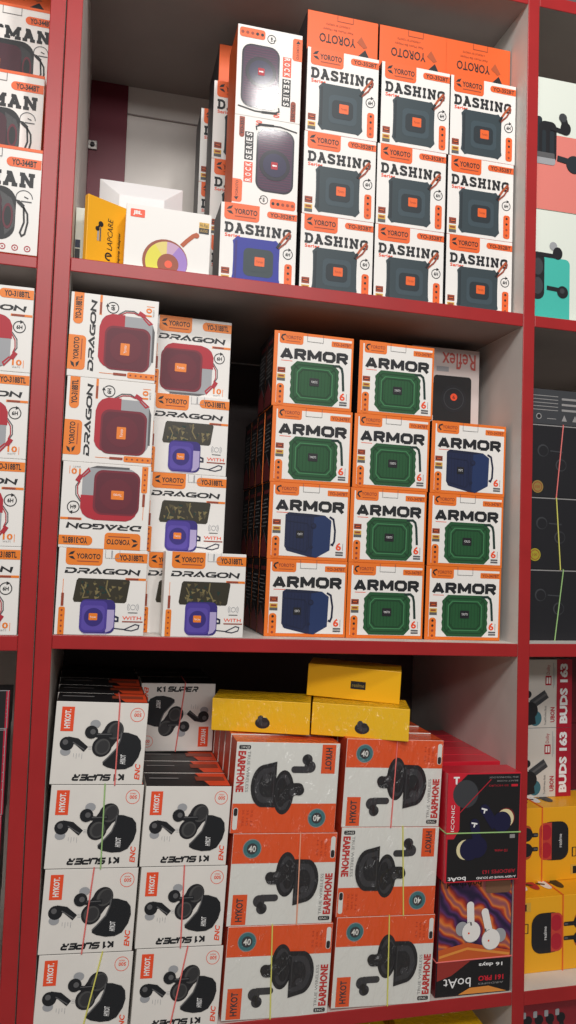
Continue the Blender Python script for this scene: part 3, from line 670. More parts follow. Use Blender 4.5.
FG, FN = armor('green'), armor('blue')
gA = 'orange-bordered rugged speaker cartons'
hA2 = .1286
arm = {(1, 1): (.3390, 'g'), (2, 1): (.3405, 'g'), (3, 1): (.3400, 'b'), (4, 1): (.3392, 'b'), (1, 2): (.4905, 'g'), (2, 2): (.4852, 'g'), (3, 2): (.4822, 'g'), (4, 2): (.4810, 'g'), (2, 3): (.6320, 'b'), (3, 3): (.6295, 'g'), (4, 3): (.6275, 'g')}
rn = {1: 'top', 2: 'second', 3: 'third', 4: 'bottom'}
al = {(1, 1): 'green speaker, top of the left stack beside the dark gap', (2, 1): 'green speaker, second from top in the left stack', (3, 1): 'blue speaker, third from top in the left stack', (4, 1): 'blue speaker, standing on the shelf at the bottom of the left stack',
      (1, 2): 'green speaker, top of the middle stack', (2, 2): 'green speaker, second from top in the middle stack', (3, 2): 'green speaker, third from top in the middle stack', (4, 2): 'green speaker, on the shelf at the bottom of the middle stack',
      (2, 3): 'blue speaker, on top of the right stack below the grey carton', (3, 3): 'green speaker, just under the blue one in the right stack', (4, 3): 'green speaker, on the shelf at the bottom of the right stack'}
sidepr = None
def side_print(parent, w, h, d):
    global sidepr
    if sidepr is None:
        a = Art(d, h)
        a.rect(.30, .10, .92, .15, pinkish, 1)
        for k in range(8): a.rect(.12 if k % 3 else .3, .22+k*.05, .9-.2*(k % 2), .232+k*.05, ink2, 1)
        a.poly([(.12, .98), (.12, .78), (.55, .66), (.92, .86), (.92, .98)], pinkish, 1); a.line([(.45, .62), (.92, .80)], .02, greyp, 2)
        sidepr = a.mesh('side_print')
    o = mesh_obj('side_print', sidepr, parent); o.rotation_euler = (0, 0, -PI/2); o.location = (-w/2-.0003, d/2, h/2)
for (r, c), (x, k) in arm.items():
    w = .1415 if c < 3 else .1455
    if c == 2: w = .1405
    x0 = {1: .3395, 2: .483, 3: .629}[c]
    o = place('arm'+k, FG if k == 'g' else FN, w, hA2, .058, ACM, x-.0012, .038, zC(x0)+(4-r)*(hA2+.0001), 'orange-bordered carton with '+al[(r, c)], gA, tilt=.011)
    if c == 1: side_print(o, w, hA2, .058)
x0b = .3380
for j, y in enumerate((.0975, .157, .2165)):
    for r in (2, 3, 4) if j else (1, 2, 3, 4):
        o = place('armg', FG, .1415, hA2, .058, ACM, x0b, y, zC(.3395)+(4-r)*(hA2+.0001), 'black-sided speaker carton, row %s behind the left rugged stack, %s from top' % (('two', 'three', 'four')[j], rn[r]), 'dark carton sides behind the left stack', tilt=.011, prints=False)
        side_print(o, .1415, hA2, .058)
for r in (2, 3, 4):
    place('armg', FG, .1455, hA2, .058, ACM, .629, .100, zC(.629)+(4-r)*(hA2+.0001), 'rugged speaker carton hidden behind the right stack', 'cartons hidden behind the right stack', tilt=.011, prints=False)
def reflex(w, h, d):
    T = Art(w, h); T.text('Reflex', .44, .05, .94, .25, mat('dull_pink_red', (196, 92, 84), .5), 1, rot=180, bold=.01); T.rect(.36, .23, .54, .29, greyp, 1)
    Sx = Art(w, h); Sx.rect(.32, .34, .88, .95, blackc, 1, .05); Sx.rect(.25, .44, .35, .84, blackc, 1, .02); Sx.circ(.62, .62, .19, near_black, 2); Sx.circ(.62, .62, .15, dkgrey, 3, n=30); Sx.circ(.62, .62, .14, near_black, 4); Sx.circ(.62, .60, .05, orange_k, 5); Sx.text('6', .60, .58, .64, .625, ink, 6)
    K = Art(w, h); K.line([(.17, .34), (.24, .25), (.22, .12), (.12, .08)], .03, brown_o, 1)
    return [('title_lettering', T), ('product_picture', Sx), ('strap_picture', K)]
place('reflex', reflex, .139, .155, .05, dict(front=mat('grey_pink_card', (212, 200, 196), .5), side=greyp), .6215, .118, zC(.629)+3*(hA2+.0001)+.0015, 'pale upside-down carton with black speaker at the back above the blue rugged carton')

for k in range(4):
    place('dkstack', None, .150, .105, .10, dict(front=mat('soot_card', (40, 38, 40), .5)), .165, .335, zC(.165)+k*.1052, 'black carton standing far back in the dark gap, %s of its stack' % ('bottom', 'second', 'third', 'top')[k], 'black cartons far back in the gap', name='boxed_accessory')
# ------------------------------------------------------------------ 3. bottom shelf
gK = 'white earbud cartons with charging case picture'
KD = .070
hF = .1232
Fx = (.0015, .0042, .0072, .0090); Fb = [None, band_yel, band_pink, band_grn, band_pink]
kl = ['lowest of the far-left earbud cartons with yellow rubber band', 'far-left earbud carton with pink band resting on the one with yellow band', 'far-left earbud carton just below the topmost, under a pale green band', 'topmost of the far-left white earbud cartons, pink band across it']
bu = [(.665, .50), (.515, .46), (.57, .60), (.68, .70)]
for k in range(4):
    z = -.7298+k*(hF+.0003)
    o = place('k1', k1, .1365, hF, KD, KCM, Fx[k], .0012, z, kl[k]+'', gK, rot=180, tilt=.042, name='boxed_earbuds')
    vband(o, .1365, hF, KD, bu[k][0], bu[k][1], (band_yel, band_pink, band_grn, band_pink)[k])
    k1_lid(o, .1365, hF, KD, 0)
hG = .1212
Gx = (.1410, .1430, .1450)
kl = ['lowest earbud carton of the second white stack, slanted pink band', 'middle earbud carton of the second white stack, upright pink band', 'bandless front earbud carton on top of the second white stack']
for k in range(3):
    z = -.7314+k*(hG+.0003)
    o = place('k1g', k1, .1330, hG, KD, KCM, Gx[k], .0012, z, kl[k], gK, rot=180, tilt=.043, name='boxed_earbuds')
    if k < 2: vband(o, .1330, hG, KD, (.58, .49)[k], (.44, .52)[k], band_pink)
    k1_lid(o, .1330, hG, KD, 0)
for j in range(1, 5):
    for k in range(4):
        o = place('k1', k1, .1365, hF, KD, KCM, Fx[k]-.002*j, .0012+j*(KD+.002), -.7298+k*(hF+.0003), 'earbud carton in row %s behind the far-left white stack' % ('two', 'three', 'four', 'five')[j-1], 'earbud cartons behind the far-left stack', rot=180, tilt=.042, name='boxed_earbuds', prints=False)
        if k == 3 and j < 3: k1_lid(o, .1365, hF, KD, 0)
    for k in range(3):
        o = place('k1g', k1, .1330, hG, KD, KCM, Gx[k], .0012+j*(KD+.002), -.7314+k*(hG+.0003), 'earbud carton in row %s behind the second white stack' % ('two', 'three', 'four', 'five')[j-1], 'earbud cartons behind the second stack', rot=180, tilt=.043, name='boxed_earbuds', prints=False)
        if k == 2 and j < 3: k1_lid(o, .1330, hG, KD, 0)
o = place('k1', k1, .1335, .1215, KD, KCM, .1465, .200, -.7314+3*(hG+.0003)+.002, 'upright earbud carton standing back in the shade on top of the second white stack', gK, tilt=.02, name='boxed_earbuds')
vband(o, .1335, .1215, KD, .585, .50, band_pink)
for j in range(2):
    place('k1', k1, .1335, .1215, .05, KCM, .1435-.003*j, .273+j*.052, -.7314+3*(hG+.0003)+.002, 'dark-topped earbud carton behind the shaded upright one', 'earbud cartons behind the shaded upright one', tilt=.02, name='boxed_earbuds', prints=False)

gE = 'shrink-wrapped earphone cartons'
ED, hE = .048, .1423
Ex1 = (.2985, .3015, .3020); Ex2 = (.4765, .4802, .4852)
el1 = ['lowest of the left shrink-wrapped orange and white earphone cartons, yellow-green band', 'middle of the left shrink-wrapped earphone cartons, peach band and orange on top', 'upside-down shrink-wrapped earphone carton under the left yellow box, orange at its bottom']
el2 = ['lowest of the right shrink-wrapped earphone cartons, thin pale yellow band', 'upside-down shrink-wrapped earphone carton in the middle of the right stack, yellow band', 'topmost right earphone carton with pink band, below the right yellow box']
eb1 = ((.41, .455, band_yel), (.635, .66, band_peach), None); eb2 = ((.52, .56, band_yel), (.615, .68, band_yel), (.51, .50, band_pink))
for k in range(3):
    for (xs, labs, bs, rots, tl) in ((Ex1, el1, eb1, (0, 0, 180), .045), (Ex2, el2, eb2, (0, 180, 0), .046)):
        o = place('ear', earphone, .1720, hE, ED, ECM, xs[k], .0012, -.7322+k*(hE+.0003), labs[k], gE, rot=rots[k], tilt=tl, name='boxed_earphones')
        if bs[k]: vband(o, .172, hE, ED, *bs[k])
        for j in range(1, 5):
            place('ear', earphone, .1720, hE, ED, ECM, xs[k]-.001*j, .0012+j*(ED+.002), -.7322+k*(hE+.0003)+.001*j*(k == 2), 'orange-edged earphone carton in row %s behind the %s stack' % (('two', 'three', 'four', 'five')[j-1], 'left' if xs is Ex1 else 'right'), 'earphone cartons behind the %s stack' % ('left' if xs is Ex1 else 'right'), tilt=tl, name='boxed_earphones', prints=False)
# yellow flat boxes
def yel(logo):
    def fn(w, h, d):
        P = Art(w, h)
        if logo == 'word': P.rect(.47, .42, .63, .66, near_black, 1); P.text('realme', .485, .48, .615, .60, mat('dull_gold_ink', (150, 130, 60), .5), 2)
        else:
            P.circ(.52, .70, .075, w_ink, 1, rv=.17); P.circ(.53, .70, .045, w_ink2, 2, rv=.10); P.circ(.50, .56, .03, w_ink2, 2, rv=.10); P.circ(.545, .60, .03, w_ink, 2, rv=.08)
        return [('product_picture' if logo != 'word' else 'brand_logo', P)]
    return fn
ycm = dict(front=w_yel); ycm2 = dict(front=yellow)
zt = -.7322+3*(hE+.0003)
place('y1', yel('pic'), .164, .0530, .080, ycm, .2700, .0515, -.3000, 'shrink-wrapped yellow flat box on the left earphone stack', 'yellow flat boxes', yaw=-.29, tilt=.01, name='boxed_earbuds')
place('y2', yel('pic'), .162, .0530, .080, ycm, .4305, .0120, -.3035, 'shrink-wrapped yellow flat box on the right earphone stack, lower of two', 'yellow flat boxes', yaw=-.30, tilt=.028, name='boxed_earbuds')
place('y3', yel('word'), .1600, .0550, .080, ycm2, .4315, .0560, -.2490, 'matt yellow flat box lying uppermost over the two wrapped ones', 'yellow flat boxes', yaw=-.38, tilt=.042, name='boxed_earbuds')
# red and black earbuds cartons
navyb = mat('earbud_navy', (30, 30, 62), .4); cream = mat('cream_print', (226, 214, 170), .5)
def boat1(w, h, d):
    Bk = Art(w, h); Bk.rect(.02, .012, .985, .985, blackc, 1)
    R = Art(w, h); R.poly([(.0, .01), (.26, .01), (.13, .10), (.13, .26), (.17, .30), (.17, .52), (.10, .60), (.0, .60)], redcard, 2); R.line([(.58, .06), (.17, .36)], .012, redp, 3)
    R.poly([(.07, .03), (.15, .03), (.15, .045), (.125, .045), (.12, .10), (.10, .10), (.095, .045), (.07, .045)], wht_ink, 4)
    R.text('ICONIC', .055, .29, .10, .53, wht_ink, 4, rot=90)
    Cc = Art(w, h); Cc.circ(.24, .19, .17, dkgrey, 2)
    Cg = Art(w, h); Cg.circ(.80, .42, .12, mat('red_glow_print', (120, 26, 30), .5), 2)
    B1 = Art(w, h); B1.circ(.79, .425, .115, cream, 3); B1.circ(.745, .455, .125, navyb, 4); B1.line([(.50, .33), (.66, .50)], .12, navyb, 4); B1.circ(.50, .335, .06, navyb, 4); B1.poly([(.46, .32), (.54, .335), (.535, .35), (.515, .345), (.50, .375), (.485, .37), (.495, .342), (.46, .335)], wht_ink, 5)
    B2 = Art(w, h); B2.circ(.26, .70, .12, cream, 3); B2.circ(.315, .70, .13, navyb, 4); B2.line([(.37, .46), (.43, .68)], .12, navyb, 4); B2.circ(.37, .465, .06, navyb, 4); B2.poly([(.33, .45), (.41, .46), (.405, .475), (.385, .47), (.37, .50), (.355, .495), (.365, .467), (.33, .465)], wht_ink, 5); B2.circ(.42, .68, .13, navyb, 4)
    T = Art(w, h)
    T.text('ENx TECHNOLOGY', .55, .035, .95, .05, ink2, 2, rot=180); T.text('BEAST MODE', .66, .07, .95, .083, ink2, 2, rot=180); T.text('50 HOURS', .55, .11, .82, .128, redp, 2, rot=180); T.rect(.86, .108, .95, .13, redcard, 2)
    T.text('10 mins', .66, .71, .83, .735, redcard, 2, rot=180); T.rect(.86, .575, .93, .61, ink2, 2)
    Tb = Art(w, h); Tb.text('boAt', .04, .945, .28, .985, wht_ink, 2, rot=180, bold=.02); T.text('AIRDOPES 163', .50, .895, .95, .93, redp, 2, rot=180, bold=.02); T.text('A NEW WAVE OF SOUND', .42, .955, .96, .975, wht_ink, 2, rot=180, bold=.02)
    return [('front_panel', Bk), ('red_panel', R), ('disc_picture', Cc), ('glow_picture', Cg), ('earbud_picture', B1), ('earbud_picture', B2), ('brand_logo', Tb), ('title_lettering', T)]
def swirl_material():
    m = bpy.data.materials.new('swirling_flame_print'); m.use_nodes = True; nt = m.node_tree; b = nt.nodes['Principled BSDF']; b.inputs['Roughness'].default_value = .35
    tc = nt.nodes.new('ShaderNodeTexCoord'); mp = nt.nodes.new('ShaderNodeMapping'); n1 = nt.nodes.new('ShaderNodeTexNoise'); wv = nt.nodes.new('ShaderNodeTexWave'); cr = nt.nodes.new('ShaderNodeValToRGB'); mx = nt.nodes.new('ShaderNodeVectorMath')
    mp.inputs['Rotation'].default_value = (0, .85, 0); n1.inputs['Scale'].default_value = 14; n1.inputs['Detail'].default_value = 2
    mx.operation = 'MULTIPLY_ADD'; mx.inputs[1].default_value = (.09, .09, .09)
    wv.inputs['Scale'].default_value = 7; wv.inputs['Distortion'].default_value = 2.5; wv.inputs['Detail'].default_value = 3; wv.bands_direction = 'X'
    nt.links.new(tc.outputs['Object'], mp.inputs[0]); nt.links.new(mp.outputs[0], n1.inputs['Vector']); nt.links.new(n1.outputs['Color'], mx.inputs[0]); nt.links.new(mp.outputs[0], mx.inputs[2]); nt.links.new(mx.outputs[0], wv.inputs['Vector']); nt.links.new(wv.outputs['Fac'], cr.inputs[0]); nt.links.new(cr.outputs[0], b.inputs['Base Color'])
    e = cr.color_ramp.elements
    for p, c in ((0, (40, 30, 62)), (.22, (92, 52, 104)), (.42, (118, 40, 54)), (.62, (186, 66, 40)), (.82, (222, 124, 56)), (1, (150, 84, 90))):
        q = e[0] if p == 0 else (e[len(e)-1] if p == 1 else e.new(p)); q.color = (lin(c[0]), lin(c[1]), lin(c[2]), 1)
    return m
def boat2(w, h, d):
    Bk = Art(w, h); Bk.rect(.012, .008, .988, .99, mat('plum_print', (66, 36, 62), .4), 1)
    cols_ = [(178, 66, 40), (212, 112, 52), (128, 46, 66), (88, 52, 104), (60, 42, 80), (104, 66, 116), (200, 92, 44), (150, 52, 46), (226, 146, 66), (120, 44, 60)]
    sw_ = Art(w, h)
    sw_.rect(.02, .012, .98, .70, swirl_material(), 1)
    sw_.poly([(.02, .60), (.4, .55), (.98, .64), (.98, .70), (.02, .70)], mat('swirl_6_print', (200, 92, 44), .4), 6); sw_.line([(.03, .66), (.4, .60), (.97, .67)], .03, mat('swirl_8_print', (226, 146, 66), .4), 7)
    sw_.rect(.62, .02, .96, .14, mat('bronze_print', (128, 92, 70), .4), 5, .04)
    D = Art(w, h); D.poly([(.012, .705), (.988, .705), (.988, .99), (.012, .99)], blackc, 5); D.poly([(.012, .705), (.45, .705), (.20, .82), (.012, .86)], mat('swirl_7_print', (150, 52, 46), .4), 6); D.poly([(.30, .985), (.45, .935), (.70, .93), (.95, .985)], mat('swirl_8_print', (226, 146, 66), .4), 6)
    T = Art(w, h); T2 = Art(w, h); T4 = Art(w, h); T4.text('boAthead', .10, .02, .56, .08, blackc, 6, rot=180, bold=.01)
    T2.text('161 PRO', .56, .84, .90, .885, redcard, 7, rot=180, bold=.03); T2.text('AIRDOPES', .56, .90, .90, .915, ink2, 7, rot=180); T3 = Art(w, h); T3.text('16 days', .56, .725, .88, .765, wht_ink, 7, rot=180, bold=.02); T.text('boAt', .10, .845, .46, .925, wht_ink, 7, rot=180)
    def bud(hu, hv, su, sv, du):
        a = Art(w, h); a.circ(hu+du, hv-.03, .085, greyp, 7); a.circ(hu, hv, .125, white, 8); a.line([(su, sv), (hu, hv)], .095, white, 8); a.circ(su, sv, .048, white, 8); a.line([(su+.01, sv+.14), (su+.02, sv+.17)], .02, greyd, 9); a.circ(hu-.03, hv+.01, .012, orange_k, 9); a.ring(hu, hv, .122, .008, greyp, 9, 100, 300); return a
    return [('front_panel', Bk), ('swirl_picture', sw_), ('dark_panel', D), ('brand_logo', T), ('title_lettering', T2), ('playtime_lettering', T3), ('corner_logo', T4), ('earbud_picture', bud(.44, .46, .42, .235, -.12)), ('earbud_picture', bud(.71, .535, .62, .30, .12))]
BCM = dict(front=redcard, side=redcard, top=redcard)
o = place('boat2', boat2, .1385, .1935, .047, dict(front=near_black, side=mat('dark_red_card', (120, 30, 40), .4), top=redcard), .6425, .006, -.7347, 'dark carton with white earbuds over swirling orange and purple, beside the right upright', 'dark earbud cartons at the right', tilt=.02, name='boxed_earbuds')
band(o, [(-.0700, .1935*.30), (.0700, .1935*.31)], band_pink, .047)
o = place('boat1', boat1, .1360, .1790, .047, BCM, .6435, -.016, -.7347+.1957, 'red-edged black carton with navy earbuds jutting out beside the right upright', 'dark earbud cartons at the right', tilt=.018, name='boxed_earbuds')
band(o, [(-.0685, .1790*.455), (.0685, .1790*.445)], band_grn, .047)
for j in range(1, 6):
    for k in range(2):
        place('boatr', None, .1340, (.1935, .1790)[k] if k == 0 else .1790, .046, BCM, .6432, (.006, -.016)[k]+j*.0475+(.022 if k else 0), -.7347+k*.1957, 'red-topped earbud carton, row %s behind the red-edged black one' % ('two', 'three', 'four', 'five', 'six')[j-1], 'red cartons behind the dark earbud cartons', tilt=.018, name='boxed_earbuds') if not (k == 0 and False) else None

# ------------------------------------------------------------------ left bay
def tman(w, h, d):
    M = Art(w, h); M.rect(.70, .10, .995, .19, orange, 1, .05, (1, 0, 0, 1)); M.text('YO-344BT', .745, .115, .955, .175, ink, 2, bold=.03)
    M.rect(0.0, 0.0, 1, .03, orange, 1)
    T = Art(w, h); T.text('TMAN', .37, .235, .945, .375, ink, 1, font=SLAB, sw=.27); T.text('SPEAKER', .42, .385, .62, .405, orange_k, 1)
    H = Art(w, h); H.ring(.865, .475, .07, .008, greyd, 1, 0, 215); H.line([(.865, .46), (.90, .475)], .01, ink, 1); H.rect(.84, .50, .93, .512, greyd, 1)
    Sx = Art(w, h); Sx.rect(.16, .385, .80, .885, ink, 1, .13); Sx.poly([(.66, .43), (.76, .49), (.80, .60), (.79, .75), (.72, .84)], near_black, 2)
    Sx.rect(.19, .44, .68, .84, mat('wine_print', (64, 22, 38), .5), 3, .08); Sx.circ(.735, .66, .045, maroon_d, 4, rv=.12); Sx.circ(.735, .66, .030, ink, 5, rv=.092); Sx.rect(.36, .61, .48, .69, orange_y, 4)
    K = Art(w, h); K.line([(.79, .50), (.82, .505)], .012, ink, 2); K.line([(.815, .51), (.865, .555)], .032, ink, 3); K.line([(.86, .55), (.90, .62), (.905, .70), (.885, .81), (.86, .83), (.845, .80), (.875, .70), (.865, .56)], .016, ink, 2)
    F = Art(w, h)
    for k in range(8): F.ring(.18+k*.105, .945, .024, .008, redp, 1); F.circ(.18+k*.105, .945, .008, redp, 1, n=8)
    Tb = Art(w, h); Tb.line([(.48, .03), (.48, .11), (.66, .11), (.66, .03)], .005, greyd, 3)
    return [('model_badge', M), ('title_lettering', T), ('playtime_badge', H), ('product_picture', Sx), ('strap_picture', K), ('feature_row', F), ('seal_tape', Tb)]
gT = 'rugged strap speaker cartons in the left bay'
TCM = dict(front=white, side=orange, top=orange)
hT = .168
place('tman', tman, .172, .166, .11, TCM, -.2010, .002, .4402, 'white carton with black and wine strap speaker, standing on the left bay shelf', gT, tilt=.006)
place('tman', tman, .172, .164, .11, TCM, -.2110, .080, .4402+.1665, 'white strap speaker carton set back on the lowest one in the left bay', gT, tilt=.006)
place('tman', tman, .172, .167, .11, TCM, -.2040, .160, .4402+.331, 'shaded strap speaker carton at the top left corner of the picture', gT, tilt=.006)
place('lyingl', lying, .172, .07, .12, LCM, -.205, .180, .4402+.4985, 'orange carton edge above the shaded strap speaker carton', gT)
zl = -.1360; hL = .1312
for k in range(4):
    place('dragl', dragon_red, .1325, hL, .047, GCM, -.1809-.0015, .001, zl+k*(hL+.0003), 'upright red speaker carton in the left bay, %s of the stack of four' % ('bottom', 'second from bottom', 'third from bottom', 'top')[k], 'red speaker cartons in the left bay')
def redge(w, h, d):
    F = Art(w, h); F.rect(.0, .0, .955, 1, blackc, 1); F.line([(0, .01), (.98, .01), (.98, .99), (0, .99)], .008, greyp, 3)
    for k in range(6): F.rect(.965, .2+k*.1, .975, .21+k*.1, greyp, 3)
    return [('front_panel', F)]
rcm = dict(front=mat('crimson_card', (190, 30, 60), .4, coat=.3), side=blackc, top=blackc)
for k, (z0, hh, xr) in enumerate(((-.732, .196, -.1215), (-.536, .128, -.1205), (-.408, .128, -.119), (-.280, .058, -.118))):
    place('redge%d' % k, redge, .12, hh-.0004, .05, rcm, xr-.06-.006, .03, z0+(.0005 if k else 0), 'black carton with crimson edge low in the left bay, %s of its stack' % ('bottom', 'second from bottom', 'third from bottom', 'top')[k], 'black and crimson cartons', name='boxed_accessory')
# ------------------------------------------------------------------ right bay
def buds_pic(a, hu, hv, L=2, m=near_black):
    a.circ(hu, hv, .06, m, L); a.line([(hu, hv), (hu+.02, hv-.075)], .05, m, L); 
def pnk(w, h, d):
    B = Art(w, h); B.rect(0, 0, 1, .43, offw, 1); B.rect(0, .425, 1, 1, pink, 1)
    sl = mat('slate_black_print', (40, 48, 54), .4)
    Cs = Art(w, h); Cs.rect(0, .30, .11, .62, sl, 2, .03); Cs.rect(.08, .33, .262, .64, near_black, 3, .06); Cs.rect(.11, .40, .15, .60, sl, 4, .02); Cs.rect(.19, .40, .235, .60, sl, 4, .02); Cs.rect(0, .60, .25, .66, greyp, 5, .03); Cs.rect(.02, .57, .24, .61, greyd, 6, .01)
    E1 = Art(w, h); E1.line([(.20, .375), (.34, .395)], .045, near_black, 7); E1.circ(.355, .365, .055, near_black, 7, rv=.05); E1.line([(.355, .35), (.33, .29)], .07, near_black, 7); E1.circ(.325, .285, .042, dkgrey, 8)
    E2 = Art(w, h); E2.line([(.27, .60), (.42, .615)], .055, sl, 7); E2.circ(.45, .63, .085, sl, 7)
    return [('two_tone_panel', B), ('charging_case_picture', Cs), ('earbud_picture', E1), ('earbud_picture', E2)]
place('pnk', pnk, .20, .2520, .06, dict(front=offw), .8430, .032, .4392+.2135, 'white and pink earbud carton standing on the teal one in the right bay', 'large earbud cartons in the right bay', name='boxed_earbuds', tilt=-.004)
def tea(w, h, d):
    B = Art(w, h); B.rect(-.0, .42, .42, 1.0, teal, 1, .05, (0, 1, 0, 0))
    Cs = Art(w, h); Cs.rect(.0, .38, .155, .80, near_black, 2, .07); Cs.circ(.085, .51, .055, dkgrey, 3, rv=.075); Cs.circ(.085, .68, .055, dkgrey, 3, rv=.075)
    E1 = Art(w, h); E1.line([(.10, .40), (.30, .405)], .04, near_black, 4); E1.circ(.29, .375, .05, near_black, 4, rv=.055); E1.circ(.245, .315, .04, greyp, 3)
    E2 = Art(w, h); E2.line([(.18, .69), (.34, .70)], .04, near_black, 4); E2.circ(.345, .715, .058, near_black, 4); E2.circ(.34, .705, .025, dkgrey, 5)
    return [('teal_panel', B), ('charging_case_picture', Cs), ('earbud_picture', E1), ('earbud_picture', E2)]
place('tea', tea, .20, .2125, .06, dict(front=offw), .8430, .032, .4392, 'white carton with teal corner and black earbuds, lower one in the right bay', 'large earbud cartons in the right bay', name='boxed_earbuds', tilt=-.004)
def blk(w, h, d):
    P = Art(w, h); P.circ(.24, .36, .06, dkgrey, 1); P.circ(.245, .365, .05, near_black, 2); P.line([(.32, .36), (.46, .37)], .012, dkgrey, 1); P.circ(.44, .55, .06, dkgrey, 1); P.circ(.445, .55, .05, near_black, 2)
    E = Art(w, h); E.rect(.0, .004, 1, .018, ink2, 1)
    return [('earbud_picture', P), ('edge_line', E)]
def seal(root, w, h, u, v, m):
    a = Art(w, h); a.circ(u, v, .062, m, 3); a.ring(u, v, .046, .006, rust, 4); a.text('100', u-.025, v-.018, u+.025, v+.018, rust, 4)
    o = mesh_obj('gold_seal', a.mesh('gold_seal'), root); o.location = (0, -.0004, h/2); o['label'] = 'round gold seal sticker'
def blabel(w, h, d):
    T = Art(w, h)
    for k in range(5): T.rect(.04, .18+k*.10, .40, .20+k*.10, ink2, 1)
    for k in range(3): T.rect(.44, .22+k*.16, .95, .28+k*.16, ink2, 1)
    T.circ(.19, .78, .03, ink2, 1); T.circ(.19, .78, .02, near_black, 2); T.rect(.28, .82, .38, .84, ink2, 1)
    for k in range(4): T.poly([(.44+k*.12, .88), (.47+k*.12, .70), (.50+k*.12, .88)], ink2, 1)
    return [('fine_print', T)]
bz = -.1453; bh = (.1295, .1330, .1355)
bl = ['lowest black carton in the right bay, green band', 'black carton with yellow seal in the middle of the right bay', 'black carton with gold seal and pink band in the right bay']
for k in range(3):
    o = place('blk%d' % k, blk, .19, bh[k], .08, dict(front=near_black, side=blackc, top=greyd), .8360+.0005*k, .05, bz, bl[k], 'black cartons in the right bay', name='boxed_earbuds')
    if k: seal(o, .19, bh[k], (.17, .185)[k-1], (.80, .86)[k-1], (mat('yellow_seal', (170, 156, 50), .4), mat('dull_gold_seal', (150, 124, 66), .4))[k-1])
    vband(o, .19, bh[k], .08, (.486, .395, .458)[k], (.40, .45, .39)[k], (band_grn, band_yel, band_pink)[k])
    bz += bh[k]+.0004
place('blklab', blabel, .19, .0660, .08, dict(front=dkgrey, side=blackc, top=blackc), .8370, .05, bz, 'dark carton end full of small print on top of the black cartons', 'black cartons in the right bay', name='boxed_earbuds')
def buds163(w, h, d):
    R = Art(w, h); R.rect(.77, 0, 1, 1, mat('buds_red_card', (176, 30, 50), .4), 1); R.text('BUDS 163', .815, .06, .935, .94, wht_ink, 2, rot=90, bold=.05)
    Dl = Art(w, h); Dl.rect(.60, .24, .69, .38, redp, 1); Dl.rect(.615, .265, .675, .355, white, 2); Dl.rect(.64, .24, .65, .38, redp, 3); Dl.text('Dolby', .615, .08, .68, .22, redp, 1, rot=90); Dl.rect(.715, .05, .722, .42, greyp, 1); Dl.rect(.735, .12, .742, .38, greyp, 1)
    L = Art(w, h); L.text('UBON', .68, .70, .745, .92, redp, 1, rot=90, bold=.03); L.text('TrueWireless Buds', .59, .68, .62, .96, greyd, 1, rot=90)
    E = Art(w, h); E.circ(.46, .86, .09, mat('petrol_print', (60, 112, 124), .5), 1, rv=.11); E.line([(.40, .66), (.62, .505)], .12, dkgrey, 2); E.line([(.40, .655), (.62, .50)], .03, greyd, 3); E.circ(.38, .74, .11, near_black, 4); E.line([(.36, .66), (.40, .95)], .13, near_black, 4); E.circ(.345, .51, .05, near_black, 2)
    return [('red_strip', R), ('audio_logo', Dl), ('brand_logo', L), ('earbud_picture', E)]
bcm = dict(front=mat('warm_white_card', (214, 208, 200), .5), side=mat('buds_red_card', (176, 30, 50), .4), top=greyp)
def yb(flip):
    dk, rd, bd, v0, v1, bg = ((.20, .385), (.375, .50), (.51, .68), .215, .75, .09) if flip else ((.51, .665), (.395, .52), (.26, .385), .195, .72, .70)
    def fn(w, h, d):
        mv = (v0+v1)/2
        Cs = Art(w, h); cr = mat('coral_print', (196, 66, 56), .4)
        Cs.rect(min(rd[0], dk[0]), v0, max(rd[1], dk[1]), v1, near_black, 1, .10); Cs.rect(rd[0], v0+.01, rd[1], v1-.01, cr, 2, .055, (0, 1, 1, 0) if flip else (1, 0, 0, 1))
        Cs.rect(rd[0]+.015, v0+.035, rd[1]-.015, mv-.015, redp, 3, .05); Cs.rect(rd[0]+.015, mv+.015, rd[1]-.015, v1-.035, redp, 3, .05)
        Cs.rect(dk[0], v0, dk[1], v1, near_black, 4, .10, (1, 0, 0, 1) if flip else (0, 1, 1, 0))
        c = (dk[0]+dk[1])/2
        Cs.text('realme', c-.015 if not flip else c+.02, mv-.09, c+.015 if not flip else c+.05, mv+.09, wht_ink, 6, rot=90)
        Es = []
        for q in (-1, 1):
            E = Art(w, h); vv = mv+q*.095
            hx = bd[1]-.02 if flip else bd[0]+.02
            E.circ(hx, vv+q*.06, .045, brown_o, 1); E.circ(hx, vv+q*.01, .055, near_black, 2); E.rect(min(bd[0] if flip else hx, hx), vv-.028, max(bd[1] if not flip else hx, hx), vv+.028, near_black, 2, .01); E.rect((bd[0]+.005) if flip else bd[1]-.04, vv-.012, (bd[0]+.04) if flip else bd[1]-.005, vv+.012, greyd, 3); Es.append(('earbud_picture', E))
        D = Art(w, h); D.rect(bg, .34 if flip else .56, bg+.08, .47 if flip else .69, near_black, 1); D.rect(bg+.01, .35 if flip else .57, bg+.035, .46 if flip else .68, yel_amber, 2); D.rect(bg+.045, .35 if flip else .57, bg+.07, .46 if flip else .68, yel_amber, 2)
        Q = Art(w, h); Q.rect(bg-.01, .06 if flip else .80, bg+.10, .18 if flip else .93, gold, 1); Q.rect(bg+.01, .08 if flip else .82, bg+.06, .17 if flip else .92, ink, 2)
        return [('charging_case_picture', Cs)] + Es + [('audio_badge', D), ('quality_badge', Q)]
    return fn
ybm = dict(front=yel_amber, top=yel_amber)
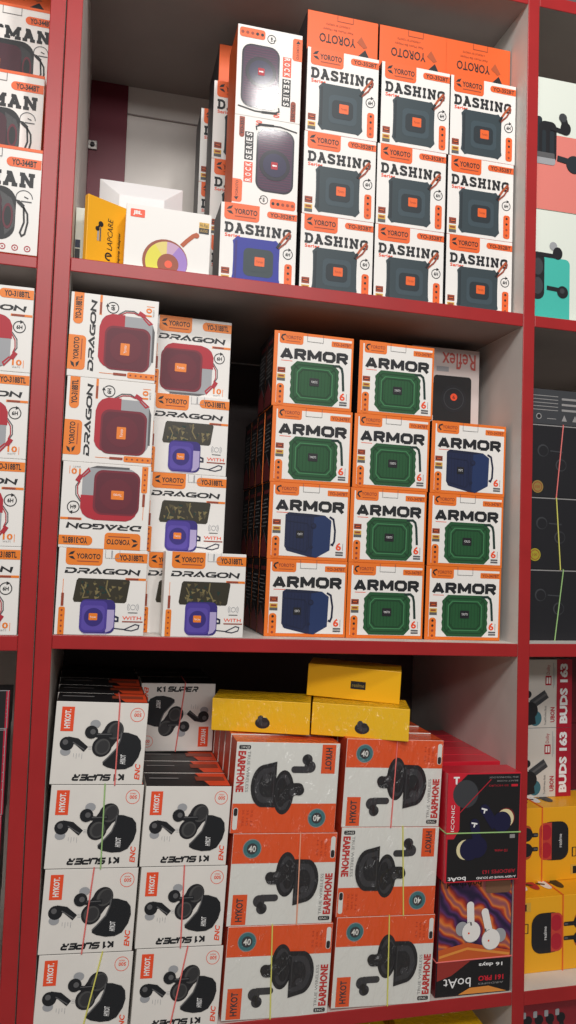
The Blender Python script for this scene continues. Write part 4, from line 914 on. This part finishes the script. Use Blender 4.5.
def yb_top(root, w, h, d):
    a = Art(w, d)
    for k, (u, m) in enumerate(((.10, near_black), (.22, white), (.34, redp), (.46, white), (.58, near_black))):
        a.circ(u, .5, .045, m, 1, rv=.2); a.line([(u-.07, .42), (u, .5)], .03, near_black, 2)
    o = mesh_obj('top_print', a.mesh('top_print'), root); o.rotation_euler = (-PI/2, 0, 0); o.location = (0, d/2, h+.0004)
zD = -.7359
o = place('ybf', yb(True), .210, .1315, .09, ybm, .8425, .05, zD, 'lower yellow carton with black and red charging case in the right bay', 'yellow earbud cartons in the right bay', name='boxed_earbuds', tilt=-.004)
yb_top(o, .21, .1315, .09); vband(o, .21, .1315, .09, .50, .50, band_or)
o = place('yb', yb(False), .230, .1365, .09, ybm, .8530, .108, zD+.1320, 'upper yellow earbud carton in the right bay, directly under the white cartons', 'yellow earbud cartons in the right bay', name='boxed_earbuds', tilt=-.004)
yb_top(o, .23, .1365, .09); vband(o, .23, .1365, .09, .42, .42, band_or)
for k in range(2):
    place('buds', buds163, .150, .1350, .09, bcm, .8585, .165, zD+.1320+.1370+k*.1355, 'white carton with red numbered strip, %s of two above the yellow cartons' % ('lower', 'upper')[k], 'white and red earbud cartons', name='boxed_earbuds')
    place('budback', None, .10, .1345, .08, dict(front=mat('wine_card', (96, 20, 34), .4)), .9755, .20, zD+.1320+.1370+k*.1355, 'dark wine carton at the right picture edge beside the %s white and red one' % ('lower', 'upper')[k], 'dark wine cartons', name='boxed_accessory')
# ------------------------------------------------------------------ shelf below
base_z = -1.0
def low(w, h, d): return []
bm = None
place('lowyel', None, .150, .196, .12, dict(front=w_yel), .6050, .035, -1.0005, 'yellow carton top peeping out under the lowest red shelf edge', name='boxed_earbuds')
place('lowyel2', None, .160, .190, .12, dict(front=w_yel), .4350, .035, -1.0005, 'sliver of a yellow carton at the bottom edge left of the other yellow top', name='boxed_earbuds')
def blister(w, h, d):
    E = []
    for k in range(4):
        a = Art(w, h); u = .10+k*.115; a.circ(u, .12, .045, near_black, 1); a.line([(u, .12), (u+.02, .25)], .045, near_black, 1); a.rect(u-.06, .05, u-.02, .10, greyp, 2, .01); a.circ(u, .20, .035, dkgrey, 2); E.append(('earbud_picture', a))
    return E
place('blister', blister, .19, .222, .04, dict(front=mat('crimson_dull_card', (140, 32, 44), .35, coat=.5)), .8380, .03, -1.0005, 'dark red pack with a row of black earbuds below the right bay', name='boxed_earbuds')
for o in bpy.data.objects:
    if '_h' in o: del o['_h']
